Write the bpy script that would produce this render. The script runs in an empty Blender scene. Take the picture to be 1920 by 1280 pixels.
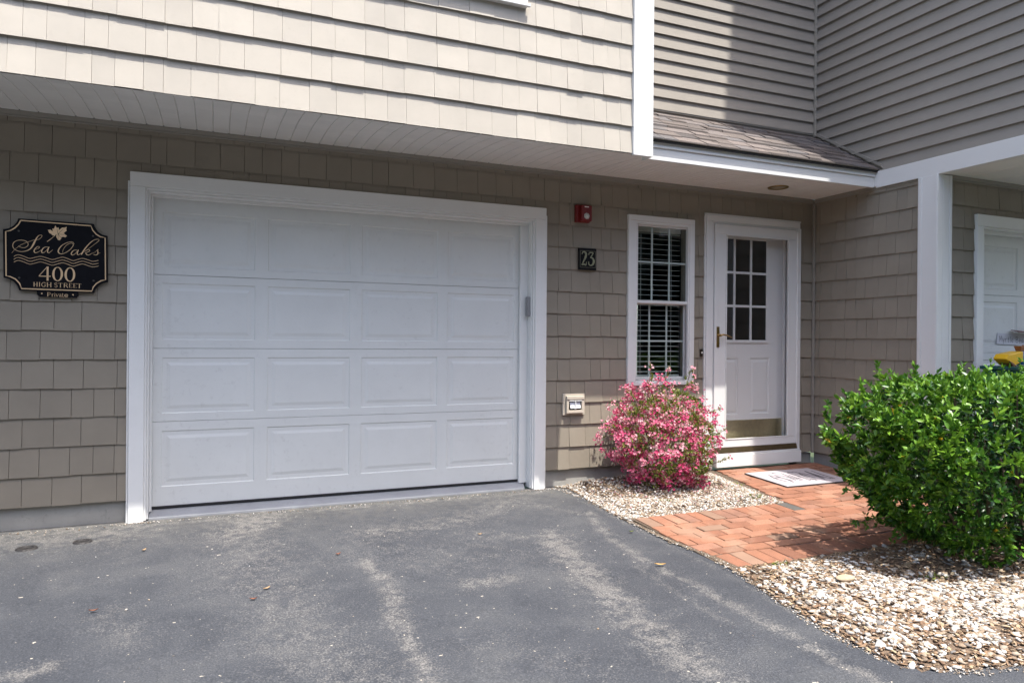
import bpy, math, random
import numpy as np
from mathutils import Vector, Matrix
R = math.radians
sc = bpy.context.scene
COL = sc.collection
random.seed(23)

# ---------------------------------------------------------------- camera, sky, sun
cam_d = bpy.data.cameras.new('camera'); cam = bpy.data.objects.new('camera', cam_d); COL.objects.link(cam)
cam_d.sensor_width = 36; cam_d.lens = 1322.88/1920*36; cam_d.clip_end = 2000; cam_d.clip_start = .05
yaw, pitch, roll = .4001, -.0013, .0079
F = Vector((math.sin(yaw)*math.cos(pitch), math.cos(yaw)*math.cos(pitch), math.sin(pitch)))
Rv = Vector((math.cos(yaw), -math.sin(yaw), 0)); U = Rv.cross(F)
R2 = Rv*math.cos(roll)+U*math.sin(roll); U2 = -Rv*math.sin(roll)+U*math.cos(roll)
M = Matrix((R2, U2, -F)).transposed().to_4x4(); M.translation = Vector((-1.2242, -5.3094, 1.1619))
cam.matrix_world = M
sc.camera = cam

SUN = Vector((.112, -.377, 1)).normalized()
w = bpy.data.worlds.new("World"); sc.world = w; w.use_nodes = True
nt = w.node_tree; bg = nt.nodes['Background']
sky = nt.nodes.new('ShaderNodeTexSky'); sky.sky_type = 'NISHITA'; sky.sun_disc = False
sky.sun_elevation = math.asin(SUN.z); sky.sun_rotation = math.atan2(SUN.x, SUN.y)
sky.air_density = 1.0; sky.dust_density = 3.0; sky.ozone_density = .8
nt.links.new(sky.outputs[0], bg.inputs[0]); bg.inputs[1].default_value = .15
sd = bpy.data.lights.new('sun', 'SUN'); sd.energy = 2.9; sd.angle = R(.6); sd.color = (1, .96, .885)
so = bpy.data.objects.new('sun', sd); COL.objects.link(so)
so.rotation_euler = SUN.to_track_quat('Z', 'Y').to_euler(); so.location = (0, -6, 14)
vs = sc.view_settings; vs.view_transform = 'Standard'; vs.look = 'None'; vs.exposure = 1.45; vs.gamma = 1

# ---------------------------------------------------------------- material helpers
def new_mat(name):
    m = bpy.data.materials.new(name); m.use_nodes = True
    return m, m.node_tree, m.node_tree.nodes['Principled BSDF']
def N(nt, t, **k):
    n = nt.nodes.new(t)
    for a, b in k.items(): setattr(n, a, b)
    return n
def ramp(nt, fac, stops, interp='LINEAR'):
    r = N(nt, 'ShaderNodeValToRGB'); r.color_ramp.interpolation = interp
    els = r.color_ramp.elements
    while len(els) < len(stops): els.new(.5)
    for e, (p, c) in zip(els, stops): e.position = p; e.color = (*c, 1)
    nt.links.new(fac, r.inputs[0]); return r.outputs[0]
def noise(nt, scale, detail=4, rough=.55, vec=None, stretch=None, dist=0):
    tc = N(nt, 'ShaderNodeTexCoord'); v = vec or tc.outputs['Object']
    if stretch:
        mp = N(nt, 'ShaderNodeMapping'); mp.inputs['Scale'].default_value = stretch
        nt.links.new(v, mp.inputs[0]); v = mp.outputs[0]
    n = N(nt, 'ShaderNodeTexNoise'); n.inputs['Scale'].default_value = scale
    n.inputs['Detail'].default_value = detail; n.inputs['Roughness'].default_value = rough
    n.inputs['Distortion'].default_value = dist
    nt.links.new(v, n.inputs['Vector']); return n.outputs['Fac']
def mixc(nt, fac, a, b, mode='MIX'):
    m = N(nt, 'ShaderNodeMix', data_type='RGBA', blend_type=mode)
    for s, v in ((0, fac), (6, a), (7, b)):
        if hasattr(v, 'links'): nt.links.new(v, m.inputs[s])
        elif s == 0: m.inputs[0].default_value = v
        else: m.inputs[s].default_value = (*v, 1)
    return m.outputs[2]
def math_(nt, op, a, b=0.0, c=None):
    m = N(nt, 'ShaderNodeMath', operation=op)
    for i, v in enumerate((a, b, c)):
        if v is None: continue
        if hasattr(v, 'links'): nt.links.new(v, m.inputs[i])
        else: m.inputs[i].default_value = v
    return m.outputs[0]
def bump(nt, bsdf, h, strength=.3, dist=.01):
    b = N(nt, 'ShaderNodeBump'); b.inputs['Strength'].default_value = strength; b.inputs['Distance'].default_value = dist
    nt.links.new(h, b.inputs['Height']); nt.links.new(b.outputs[0], bsdf.inputs['Normal'])
def painted(name, col, rough=.5, var=.06, grime=.0, grain=None, bstr=.12, island=.04, spec=.4, tint=None):
    """paint or vinyl with slight blotches, per-board variation and a few dirt specks"""
    m, nt, b = new_mat(name)
    c = col
    n1 = noise(nt, 3.5, 5, .6)
    k = ramp(nt, n1, [(.3, (1-var,)*3), (.7, (1+var*.6,)*3)])
    c = mixc(nt, 1.0, c, k, 'MULTIPLY')
    if island:
        g = N(nt, 'ShaderNodeNewGeometry')
        k2 = ramp(nt, g.outputs['Random Per Island'], [(0, (1-island,)*3), (1, (1+island*.7, 1+island*.7, 1+island*.6))])
        c = mixc(nt, 1.0, c, k2, 'MULTIPLY')
    if grime:
        n2 = noise(nt, 26, 6, .7); n3 = noise(nt, 1.6, 4, .6, stretch=(1, 1, .35))
        f = math_(nt, 'MULTIPLY', ramp(nt, n2, [(.56, (0, 0, 0)), (.74, (1, 1, 1))]), ramp(nt, n3, [(.4, (.15,)*3), (.65, (1, 1, 1))]))
        c = mixc(nt, math_(nt, 'MULTIPLY', f, grime), c, tint or (.16, .13, .10))
    nt.links.new(c, b.inputs['Base Color'])
    b.inputs['Roughness'].default_value = rough; b.inputs['Specular IOR Level'].default_value = spec
    h = noise(nt, 40, 5, .6, stretch=grain or (1, 1, 1))
    bump(nt, b, h, bstr, .004)
    return m
def simple(name, col, rough=.5, metal=0.0, spec=.5, var=.0, scale=30, bs=.0):
    m, nt, b = new_mat(name)
    if var:
        n = noise(nt, scale, 5)
        nt.links.new(ramp(nt, n, [(.3, tuple(max(0, x*(1-var)) for x in col)), (.7, tuple(x*(1+var) for x in col))]), b.inputs['Base Color'])
        if bs: bump(nt, b, n, bs, .004)
    else: b.inputs['Base Color'].default_value = (*col, 1)
    b.inputs['Roughness'].default_value = rough; b.inputs['Metallic'].default_value = metal
    b.inputs['Specular IOR Level'].default_value = spec
    return m
MAT = {}
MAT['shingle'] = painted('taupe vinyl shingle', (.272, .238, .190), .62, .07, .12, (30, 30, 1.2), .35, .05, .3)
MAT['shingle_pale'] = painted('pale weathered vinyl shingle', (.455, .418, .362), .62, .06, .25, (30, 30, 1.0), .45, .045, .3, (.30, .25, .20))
MAT['lap'] = painted('taupe lap siding', (.295, .268, .235), .55, .05, .05, (.6, .6, 25), .2, .03, .35)
MAT['lap_trim'] = painted('taupe trim', (.29, .268, .232), .5, .05, .05, island=.0)
MAT['white'] = painted('white painted trim', (.78, .78, .765), .42, .03, .12, (1, 1, 1), .06, .0, .4, (.42, .38, .33))
MAT['white_clean'] = painted('white vinyl', (.71, .71, .70), .35, .02, .04, (1, 1, 1), .04, .0, .45, (.5, .47, .43))
MAT['door'] = painted('white steel garage door', (.72, .73, .715), .4, .035, .35, (1, 1, 1), .1, .0, .4, (.38, .37, .36))
MAT['soffit'] = painted('white vinyl soffit', (.78, .765, .73), .5, .04, .06, island=.03)
MAT['concrete'] = painted('concrete foundation', (.33, .32, .295), .85, .16, .55, island=.03, bstr=.5, tint=(.10, .09, .075))
MAT['dark'] = simple('dark gap', (.012, .011, .010), .9, var=.1)
MAT['rubber'] = simple('black rubber seal', (.025, .025, .027), .6, var=.3, scale=60)
MAT['brass'] = simple('aged brass', (.42, .29, .12), .28, 1, var=.15, scale=40)
MAT['sweep'] = simple('bronze threshold', (.16, .12, .065), .35, .8, var=.15, scale=20)
MAT['black'] = simple('black painted board', (.006, .006, .008), .5, spec=.12, var=.2)
MAT['gold'] = simple('gold lettering paint', (.74, .52, .30), .45, var=.06, scale=15)
MAT['red'] = simple('red plastic', (.17, .012, .012), .4, var=.08)
MAT['beige'] = painted('beige plastic', (.52, .46, .38), .5, .05, .12)
MAT['grey'] = simple('grey plastic', (.25, .25, .26), .45, var=.05)
MAT['lens'] = simple('clear strobe lens', (.50, .51, .49), .2, var=.35, scale=120, bs=.5)
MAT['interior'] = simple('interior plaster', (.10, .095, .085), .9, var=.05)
MAT['blind'] = simple('blind slat', (.62, .62, .60), .5, var=.04)
MAT['muntin'] = simple('muntin white', (.70, .71, .70), .4, var=.03)
MAT['screw'] = simple('steel screw', (.4, .4, .4), .35, .8, var=.1)

def glass_mat(name, tint=(.9, .95, .93), ior=1.5, rough=.01, refl=1.0):
    m, nt, b = new_mat(name); nt.nodes.remove(b)
    out = nt.nodes['Material Output']
    g = N(nt, 'ShaderNodeNewGeometry'); vm = N(nt, 'ShaderNodeVectorMath', operation='DOT_PRODUCT')
    nt.links.new(g.outputs['Incoming'], vm.inputs[0]); nt.links.new(g.outputs['Normal'], vm.inputs[1])
    c1 = math_(nt, 'SUBTRACT', 1.0, math_(nt, 'ABSOLUTE', vm.outputs['Value']))
    fr = math_(nt, 'MULTIPLY_ADD', math_(nt, 'POWER', c1, 5.0), .95, .045)     # Schlick, the same from both sides
    tr = N(nt, 'ShaderNodeBsdfTransparent'); tr.inputs[0].default_value = (*tint, 1)
    gl = N(nt, 'ShaderNodeBsdfGlossy'); gl.inputs['Roughness'].default_value = rough
    mx = N(nt, 'ShaderNodeMixShader')
    nt.links.new(math_(nt, 'MULTIPLY', fr, 1.4*refl), mx.inputs[0])
    nt.links.new(tr.outputs[0], mx.inputs[1]); nt.links.new(gl.outputs[0], mx.inputs[2])
    nt.links.new(mx.outputs[0], out.inputs[0]); return m
MAT['glass'] = glass_mat('window glass', (.80, .86, .84))
MAT['glass_clear'] = glass_mat('clear storm glass', (.985, .985, .985), refl=.7)

# ---------------------------------------------------------------- mesh helpers
class MB:
    def __init__(s): s.v = []; s.f = []
    def quad(s, *p):
        i = len(s.v); s.v += [tuple(q) for q in p]; s.f.append(tuple(range(i, i+len(p))))
    def box(s, x0, x1, y0, y1, z0, z1):
        i = len(s.v)
        s.v += [(x, y, z) for z in (z0, z1) for y in (y0, y1) for x in (x0, x1)]
        s.f += [tuple(i+k for k in q) for q in ((0, 2, 3, 1), (4, 5, 7, 6), (0, 1, 5, 4), (2, 6, 7, 3), (0, 4, 6, 2), (1, 3, 7, 5))]
    def hexa(s, p):          # eight corners, bottom four then top four (ccw)
        i = len(s.v); s.v += [tuple(q) for q in p]
        s.f += [tuple(i+k for k in q) for q in ((3, 2, 1, 0), (4, 5, 6, 7), (0, 1, 5, 4), (1, 2, 6, 5), (2, 3, 7, 6), (3, 0, 4, 7))]
    def cyl(s, c, r, h, axis='y', n=20, r2=None):
        r2 = r if r2 is None else r2; i = len(s.v)
        for k, (rr, d) in enumerate(((r, 0), (r2, h))):
            for a in range(n):
                t = 2*math.pi*a/n; u, v = rr*math.cos(t), rr*math.sin(t)
                s.v.append({'y': (c[0]+u, c[1]+d, c[2]+v), 'z': (c[0]+u, c[1]+v, c[2]+d), 'x': (c[0]+d, c[1]+u, c[2]+v)}[axis])
        s.f += [(i+a, i+(a+1) % n, i+n+(a+1) % n, i+n+a) for a in range(n)]
        s.f += [tuple(i+a for a in range(n)), tuple(i+n+a for a in reversed(range(n)))]
    def tube(s, pts, rad, n=8):
        pts = [Vector(p) for p in pts]; rings = []
        for k, p in enumerate(pts):
            d = (pts[min(k+1, len(pts)-1)]-pts[max(k-1, 0)]).normalized()
            a = d.orthogonal().normalized() if k == 0 else (a - d*a.dot(d)).normalized()
            b = d.cross(a); r = rad[k] if hasattr(rad, '__len__') else rad
            rings.append(len(s.v))
            s.v += [tuple(p+(a*math.cos(2*math.pi*j/n)+b*math.sin(2*math.pi*j/n))*r) for j in range(n)]
        for i, j in zip(rings, rings[1:]):
            s.f += [(i+k, i+(k+1) % n, j+(k+1) % n, j+k) for k in range(n)]
        s.f += [tuple(rings[0]+k for k in reversed(range(n))), tuple(rings[-1]+k for k in range(n))]
    def prism(s, poly, d0, d1, fn):     # closed outline extruded between two depths
        n = len(poly); i = len(s.v)
        s.v += [fn(u, v, d0) for u, v in poly] + [fn(u, v, d1) for u, v in poly]
        s.f += [tuple(i+k for k in range(n)), tuple(i+n+k for k in reversed(range(n)))]
        s.f += [(i+k, i+n+k, i+n+(k+1) % n, i+(k+1) % n) for k in range(n)]
    def obj(s, name, mat, parent=None, bevel=0, smooth=False, seg=2):
        me = bpy.data.meshes.new(name); me.from_pydata(s.v, [], s.f); me.materials.append(MAT[mat] if isinstance(mat, str) else mat)
        if smooth: me.shade_smooth()
        o = bpy.data.objects.new(name, me); COL.objects.link(o)
        if parent: o.parent = parent
        if bevel:
            m = o.modifiers.new('bevel', 'BEVEL'); m.width = bevel; m.segments = seg; m.limit_method = 'ANGLE'; m.angle_limit = R(40)
            if hasattr(m, 'harden_normals'): m.harden_normals = False
        return o
def tag(o, label=None, cat=None, group=None, kind=None):
    for k, v in (('label', label), ('category', cat), ('group', group), ('kind', kind)):
        if v: o[k] = v
    return o
def thing(name, label, cat, loc=(0, 0, 0), group=None):
    o = bpy.data.objects.new(name, None); COL.objects.link(o); o.location = loc; o.empty_display_size = .1
    return tag(o, label, cat, group)
def sub_rects(r, holes):
    out = [r]
    for h in holes:
        nx = []
        for a in out:
            x0, x1, z0, z1 = a
            if h[0] >= x1 or h[1] <= x0 or h[2] >= z1 or h[3] <= z0: nx.append(a); continue
            if h[0] > x0: nx.append((x0, h[0], z0, z1))
            if h[1] < x1: nx.append((h[1], x1, z0, z1))
            m0, m1 = max(x0, h[0]), min(x1, h[1])
            if h[2] > z0: nx.append((m0, m1, z0, h[2]))
            if h[3] < z1: nx.append((m0, m1, h[3], z1))
        out = nx
    return [a for a in out if a[1]-a[0] > .004 and a[3]-a[2] > .004]
def front(y0):                       # wall facing the drive (-Y); d is how far it stands out
    return lambda u, z, d: (u, y0-d, z)
def side(x0):                        # wall facing left (-X), u runs towards the viewer
    return lambda u, z, d: (x0-d, -u, z)
def wall_back(mb, fn, rect, holes, d=-.02, th=.10):
    for x0, x1, z0, z1 in sub_rects(rect, holes):
        p = [fn(x, z, dd) for dd in (d, d-th) for x, z in ((x0, z0), (x1, z0), (x1, z1), (x0, z1))]
        mb.hexa([p[0], p[1], p[5], p[4], p[3], p[2], p[6], p[7]])
def shingles(mb, fn, u0, u1, z0, z1, exp, holes, seed, t0=.012, wmin=.10, wmax=.2, tvar=.003, gap=.0013):
    rnd = random.Random(seed); z = z0; pat = []
    for _ in range(2):
        u = u0 - rnd.uniform(.02, .1); L = [u]
        while L[-1] < u1+.2: L.append(L[-1]+rnd.uniform(wmin, wmax))
        pat.append(L)
    row = 0
    while z < z1-.01:
        L = [q+rnd.uniform(-.012, .012) for q in pat[row % 2]]; zt = min(z+exp, z1)
        for a, b in zip(L, L[1:]):
            a, b = max(a+gap, u0), min(b-gap, u1)
            if b-a < .006: continue
            t = t0+rnd.uniform(-tvar, tvar); jz = rnd.choice((0, 0, 0, -.0018, -.003))
            for x0, x1, a0, a1 in sub_rects((a, b, z, zt), holes):
                def dd(zz): return .001+t*(1-(zz-z)/exp)
                lo = a0+(jz if a0 == z else 0); hk = lo+(.012 if a0 == z else 0)
                if a1 == zt and zt < z1: a1 = zt+.013
                q = [fn(x0, lo, dd(a0)), fn(x1, lo, dd(a0)), fn(x1, a1, dd(a1)), fn(x0, a1, dd(a1))]
                k = [fn(x0, hk, -.0), fn(x1, hk, -.0), fn(x1, a1, -.019), fn(x0, a1, -.019)]
                i = len(mb.v); mb.v += q+k
                mb.f += [(i, i+1, i+2, i+3), (i, i+4, i+5, i+1), (i, i+3, i+7, i+4), (i+1, i+5, i+6, i+2)]
        z += exp; row += 1
def laps(mb, fn, u0, u1, z0, z1, exp, clip=None, t=.026):
    z = z0
    while z < z1-.01:
        zt = z+exp; a, b = u0, u1
        if clip: a, b = clip(z, u0, u1)
        if clip: a2, b2 = clip(min(zt, z1), u0, u1)
        else: a2, b2 = a, b
        q = [fn(a, z, t), fn(b, z, t), fn(b2, zt+.016, .002), fn(a2, zt+.016, .002)]
        q2 = [fn(a, z, t), fn(b, z, t), fn(b, z+.016, .0035), fn(a, z+.016, .0035)]
        mb.quad(*q); mb.quad(*q2[::-1])
        z += exp
def frame_rect(mb, x0, x1, z0, z1, wl, wr, wt, wb, y0, y1):
    """four butted boards round an opening (outer size given)"""
    if wt: mb.box(x0, x1, y0, y1, z1-wt, z1)
    if wb: mb.box(x0, x1, y0, y1, z0, z0+wb)
    mb.box(x0, x0+wl, y0, y1, z0+wb, z1-wt); mb.box(x1-wr, x1, y0, y1, z0+wb, z1-wt)
def raised_panel(mb, x0, x1, z0, z1, y, ins=.055, dep=.0065):
    loops = [(0, 0), (.007, dep), (ins-.022, dep), (ins, .001)]
    rs = [[(x0+a, y+d, z0+a), (x1-a, y+d, z0+a), (x1-a, y+d, z1-a), (x0+a, y+d, z1-a)] for a, d in loops]
    for r0, r1 in zip(rs, rs[1:]):
        for k in range(4): mb.quad(r0[k], r0[(k+1) % 4], r1[(k+1) % 4], r1[k])
    mb.quad(*rs[-1])
def crom(pts, ws, k=6):
    out = []; n = len(pts)
    for i in range(n-1):
        p0, p1, p2, p3 = (pts[max(i-1, 0)], pts[i], pts[i+1], pts[min(i+2, n-1)])
        for j in range(k):
            t = j/k
            f = lambda a, b, c, d: .5*((2*b)+(-a+c)*t+(2*a-5*b+4*c-d)*t*t+(-a+3*b-3*c+d)*t**3)
            out.append((f(p0[0], p1[0], p2[0], p3[0]), f(p0[1], p1[1], p2[1], p3[1]), ws[i]*(1-t)+ws[i+1]*t))
    out.append((*pts[-1], ws[-1])); return out
def ribbon(mb, pts, ws, fn, d, smooth=True):
    """a painted stroke: raised 0.6 mm strip of varying width"""
    P = crom(pts, ws) if smooth and len(pts) > 2 else [(*p, w_) for p, w_ in zip(pts, ws)]
    L = []
    for i, (x, y, w_) in enumerate(P):
        a, b = P[max(i-1, 0)], P[min(i+1, len(P)-1)]
        dx, dy = b[0]-a[0], b[1]-a[1]; l = math.hypot(dx, dy) or 1
        L.append((x-dy/l*w_/2, y+dx/l*w_/2, x+dy/l*w_/2, y-dx/l*w_/2))
    i = len(mb.v)
    for a in L: mb.v += [fn(a[0], a[1], d), fn(a[2], a[3], d)]
    mb.f += [(i+2*k, i+2*k+1, i+2*k+3, i+2*k+2) for k in range(len(L)-1)]
def big_mesh(name, V, Fq, mat, parent=None, attr=None, mats=None, midx=None):
    """numpy mesh: V (n,3), Fq (m,k) faces of one size"""
    me = bpy.data.meshes.new(name); n, k = Fq.shape
    me.vertices.add(len(V)); me.vertices.foreach_set('co', V.astype(np.float32).ravel())
    me.loops.add(n*k); me.loops.foreach_set('vertex_index', Fq.astype(np.int32).ravel())
    me.polygons.add(n); me.polygons.foreach_set('loop_start', np.arange(0, n*k, k, dtype=np.int32))
    me.update(calc_edges=True)
    if attr is not None:
        for nm, arr in attr.items():
            a = me.attributes.new(nm, 'FLOAT', 'POINT'); a.data.foreach_set('value', arr.astype(np.float32))
    me.materials.append(MAT[mat] if isinstance(mat, str) else mat)
    o = bpy.data.objects.new(name, me); COL.objects.link(o)
    if parent: o.parent = parent
    return o

# ================================================================ the townhouse
XC = 4.28            # plane of the neighbour's return wall
YO, ZO = -.95, 2.515 # overhanging upper storey: front plane and lower edge
XB = 1.705           # its right edge
house = thing('townhouse', 'taupe shingled townhouse with overhanging upper storey, white garage door and entry door', 'house')
fn0 = front(0)
HG = (-1.735, 1.30, -.5, 2.245); HW = (2.115, 2.80, .775, 2.27); HD = (2.955, 4.075, -.5, 2.33)
mb = MB(); wall_back(mb, fn0, (-5.2, XC, .085, 6.3), [(-1.66, 1.23, -.5, 2.19), (2.2, 2.77, .8, 2.2), (3.02, 4.03, -.5, 2.27)])
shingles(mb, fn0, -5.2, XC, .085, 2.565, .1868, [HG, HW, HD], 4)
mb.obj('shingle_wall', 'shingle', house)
# inside: dark room so that the glass has something behind it
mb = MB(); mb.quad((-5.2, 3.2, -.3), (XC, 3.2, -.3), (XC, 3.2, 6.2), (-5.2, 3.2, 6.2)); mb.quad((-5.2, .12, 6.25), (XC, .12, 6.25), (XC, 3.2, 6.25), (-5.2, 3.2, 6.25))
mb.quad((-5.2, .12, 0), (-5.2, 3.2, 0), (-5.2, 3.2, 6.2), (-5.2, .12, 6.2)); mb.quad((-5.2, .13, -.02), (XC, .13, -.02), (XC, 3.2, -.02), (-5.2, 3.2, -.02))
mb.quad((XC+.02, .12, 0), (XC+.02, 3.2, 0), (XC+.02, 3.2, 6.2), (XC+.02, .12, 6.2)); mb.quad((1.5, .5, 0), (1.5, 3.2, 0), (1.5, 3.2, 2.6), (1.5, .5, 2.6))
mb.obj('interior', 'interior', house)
# foundation
for L in (((-5.2, -2.46), (-2.4605, -1.87), (-1.8705, -1.745)), ((1.315, 1.385), (1.3845, 2.2), (2.1995, 2.99)), ((4.09, XC),)):
    mb = MB()
    for k, (a, b) in enumerate(L): mb.box(a, b, .02+.003*(k % 2), .12, -.35, .083 if a < 4 else .068)
    mb.obj('foundation', 'concrete', house, bevel=.003)
# starter strip under the lowest course, J channel at the soffit, corner trim, undersill pieces
mb = MB()
mb.box(-5.2, XC-.02, -.024, .0, 2.553, 2.5815); mb.box(-5.2, XC-.03, -.016, -.001, 2.541, 2.5529)
mb.box(XC-.034, XC-.012, -.034, -.012, .075, 2.541)
mb.obj('wall_trim', 'lap_trim', house, bevel=.0025)

# ---- garage door
gf = MB()
gf.box(-1.74, 1.31, -.034, .0, 2.165, 2.26); gf.box(-1.74, -1.648, -.034, .0, -.075, 2.165); gf.box(1.213, 1.31, -.034, .0, -.075, 2.165)
gfo = gf.obj('garage_casing', 'white', house, bevel=.004)
gs = MB()      # moulding step, jamb and stop
gs.box(-1.648, 1.213, -.022, .13, 2.15, 2.1649); gs.box(-1.648, -1.634, -.022, .13, -.06, 2.15); gs.box(1.199, 1.213, -.022, .13, -.06, 2.15)
gs.box(-1.634, 1.199, -.006, .13, 2.137, 2.15); gs.box(-1.634, -1.622, -.004, .13, -.055, 2.137); gs.box(1.188, 1.199, -.004, .13, -.055, 2.137)
gs.box(-1.622, 1.188, .055, .094, 2.118, 2.137); gs.box(-1.622, -1.607, .055, .094, -.02, 2.118); gs.box(1.12, 1.188, .066, .094, -.02, 2.118)
gs.box(1.308, 1.324, -.02, .0, -.07, 2.20); gs.box(-1.753, -1.742, -.02, .0, -.07, 2.20)
gs.obj('garage_jamb', 'white', house, bevel=.003)
gd = MB(); gd.quad((-1.7, .135, -.02), (1.25, .135, -.02), (1.25, .135, 2.2), (-1.7, .135, 2.2))
gdo = gd.obj('garage_door', 'dark', house)
tag(gdo, 'wide white raised panel garage door with four sections')
cols = [(-1.553, -.949), (-.865, -.271), (-.186, .419), (.499, 1.08)]
secs = [(.006, .583, .136, .522), (.587, 1.087, .641, 1.026), (1.091, 1.594, 1.148, 1.54), (1.598, 2.145, 1.65, 2.03)]
def garage_sections(secs, cols, x0, x1, y, parent, mat='door'):
    for z0, z1, p0, p1 in secs:
        m = MB(); hs = [(a, b, p0, p1) for a, b in cols]
        for a, b, c, d in sub_rects((x0, x1, z0, z1), hs): m.quad((a, y, c), (b, y, c), (b, y, d), (a, y, d))
        for a, b in cols: raised_panel(m, a, b, p0, p1, y)
        m.quad((x0, y, z0), (x0, y+.03, z0), (x1, y+.03, z0), (x1, y, z0)); m.quad((x0, y, z1), (x1, y, z1), (x1, y+.03, z1), (x0, y+.03, z1))
        m.quad((x0, y, z1), (x0, y+.012, z1+.004), (x1, y+.012, z1+.004), (x1, y, z1))
        m.obj('door_section', mat, parent)
garage_sections(secs, cols, -1.68, 1.16, .1, gdo)
mb = MB(); mb.box(-1.62, 1.125, .094, .13, -.012, .006); mb.box(-1.62, 1.125, .088, .0935, -.004, .003)
mb.obj('bottom_seal', 'rubber', gdo)
mb = MB(); mb.hexa([(-1.62, .0, -.3), (1.145, .0, -.3), (1.185, .14, -.3), (-1.62, .14, -.3), (-1.62, .0, -.050), (1.145, .0, -.050), (1.185, .14, -.002), (-1.62, .14, -.002)])
mb.obj('garage_threshold', painted('painted concrete sill', (.34, .35, .37), .7, .12, .5, island=0, bstr=.3), house, bevel=.003)

# ---- window
wf = MB(); frame_rect(wf, 2.105, 2.81, .775, 2.273, .075, .055, .05, .03, -.034, -.001)
win = wf.obj('window', 'white_clean', house, bevel=.004); tag(win, 'tall narrow white window with dark glass and open blinds')
m = MB(); frame_rect(m, 2.18, 2.755, .805, 2.223, .022, .012, .018, .012, -.026, .0)
m.box(2.2, 2.745, -.024, -.004, 2.2, 2.206)
m.obj('dark_backing', 'white_clean', win, bevel=.002)
def sash(z0, z1, x0, x1, y, vx, hz, top):
    m = MB(); frame_rect(m, x0, x1, z0, z1, .022, .022, .02 if top else .03, .03 if top else .03, y, y+.02)
    m.obj('sash', 'white_clean', win, bevel=.002)
    m = MB()
    for v in vx: m.box(v-.008, v+.008, y+.022, y+.03, z0+.03, z1-.02)
    m.box(x0+.02, x1-.02, y+.0225, y+.0305, hz-.008, hz+.008)
    m.obj('muntin_grid', 'muntin', win)
    m = MB(); m.quad((x0+.015, y+.012, z0+.02), (x1-.015, y+.012, z0+.02), (x1-.015, y+.012, z1-.015), (x0+.015, y+.012, z1-.015))
    m.obj('pane', 'glass', win)
sash(1.498, 2.205, 2.202, 2.768, .0, (2.385, 2.57), 1.872, True)
sash(.817, 1.525, 2.202, 2.768, .034, (2.385, 2.57), 1.168, False)
m = MB(); m.box(2.20, 2.77, -.014, .03, 1.503, 1.527); m.obj('meeting_rail', 'white_clean', win, bevel=.002)
m = MB()
for zz in np.arange(.885, 2.17, .0465):
    m.hexa([(2.225, .105, zz), (2.745, .105, zz), (2.745, .152, zz+.006), (2.225, .152, zz+.006), (2.225, .105, zz+.003), (2.745, .105, zz+.003), (2.745, .152, zz+.009), (2.225, .152, zz+.009)])
m.box(2.225, 2.745, .105, .15, .84, .862); m.box(2.225, 2.745, .095, .16, 2.155, 2.2)
for q in (2.32, 2.65): m.box(q-.0015, q+.0015, .102, .104, .85, 2.16)
m.obj('blind', 'blind', win)

# ---- entry: frame, storm door in front, panelled door behind
df = MB()
df.box(2.945, 4.072, -.03, .0, 2.278, 2.335); df.box(2.945, 3.01, -.03, .0, .0, 2.278); df.box(4.04, 4.085, -.03, .0, .075, 2.278)
df.box(3.01, 4.04, -.022, .13, 2.262, 2.278); df.box(3.01, 3.032, -.022, .13, .0, 2.262); df.box(4.03, 4.04, -.022, .13, .06, 2.262)
df.box(2.93, 2.944, -.022, -.004, .0, 2.35); df.box(2.93, 4.09, -.022, -.004, 2.337, 2.352)
df.obj('door_frame', 'white_clean', house, bevel=.003)
m = MB(); m.box(3.06, 4.088, -.052, .02, .0, .112); m.box(3.04, 4.075, -.045, .13, .1125, .132)
m.obj('door_sill', 'white', house, bevel=.004)
m = MB(); m.hexa([(3.04, -.048, .1325), (4.04, -.048, .1325), (4.04, .0, .1325), (3.04, .0, .1325), (3.04, -.035, .178), (4.04, -.035, .178), (4.04, .0, .178), (3.04, .0, .178)])
m.box(3.04, 4.03, .002, .16, .1325, .15)
m.obj('door_threshold', 'sweep', house, bevel=.002)
sm = MB(); X0, X1, Z0, Z1 = 3.036, 4.024, .182, 2.258; ga, gb, gc, ge = 3.165, 3.925, .255, 2.165
sm.box(X0, X1, -.036, -.006, ge, Z1); sm.box(X0, X1, -.036, -.006, Z0, gc); sm.box(X0, ga, -.036, -.006, gc, ge); sm.box(gb, X1, -.036, -.006, gc, ge)
storm = sm.obj('storm_door', 'white_clean', house, bevel=.004); tag(storm, 'white full view storm door closed over the entry door')
m = MB(); frame_rect(m, ga-.001, gb+.001, gc-.001, ge+.001, .010, .010, .010, .010, -.041, -.0365)
m.obj('glass_bead', 'white', storm, bevel=.0015)
m = MB(); m.quad((ga, -.02, gc), (gb, -.02, gc), (gb, -.02, ge), (ga, -.02, ge)); m.obj('storm_glass', 'glass_clear', storm)
m = MB(); m.cyl((4.034, -.034, .19), .009, 2.05, 'z', 10)
for zz in (.42, 1.15, 1.9): m.box(4.026, 4.041, -.046, -.02, zz, zz+.09)
m.obj('hinge_rail', 'white', storm)
m = MB(); m.box(3.058, 3.088, -.044, -.0362, 1.115, 1.305); m.cyl((3.073, -.078, 1.225), .011, .034, 'y', 12); m.cyl((3.073, -.05, 1.15), .010, .008, 'y', 12)
m.tube([(3.073, -.078, 1.225), (3.10, -.083, 1.231), (3.14, -.086, 1.226), (3.18, -.084, 1.212), (3.205, -.078, 1.205)], [.010, .009, .008, .007, .006])
m.obj('door_handle', 'brass', storm, bevel=.002)
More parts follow.
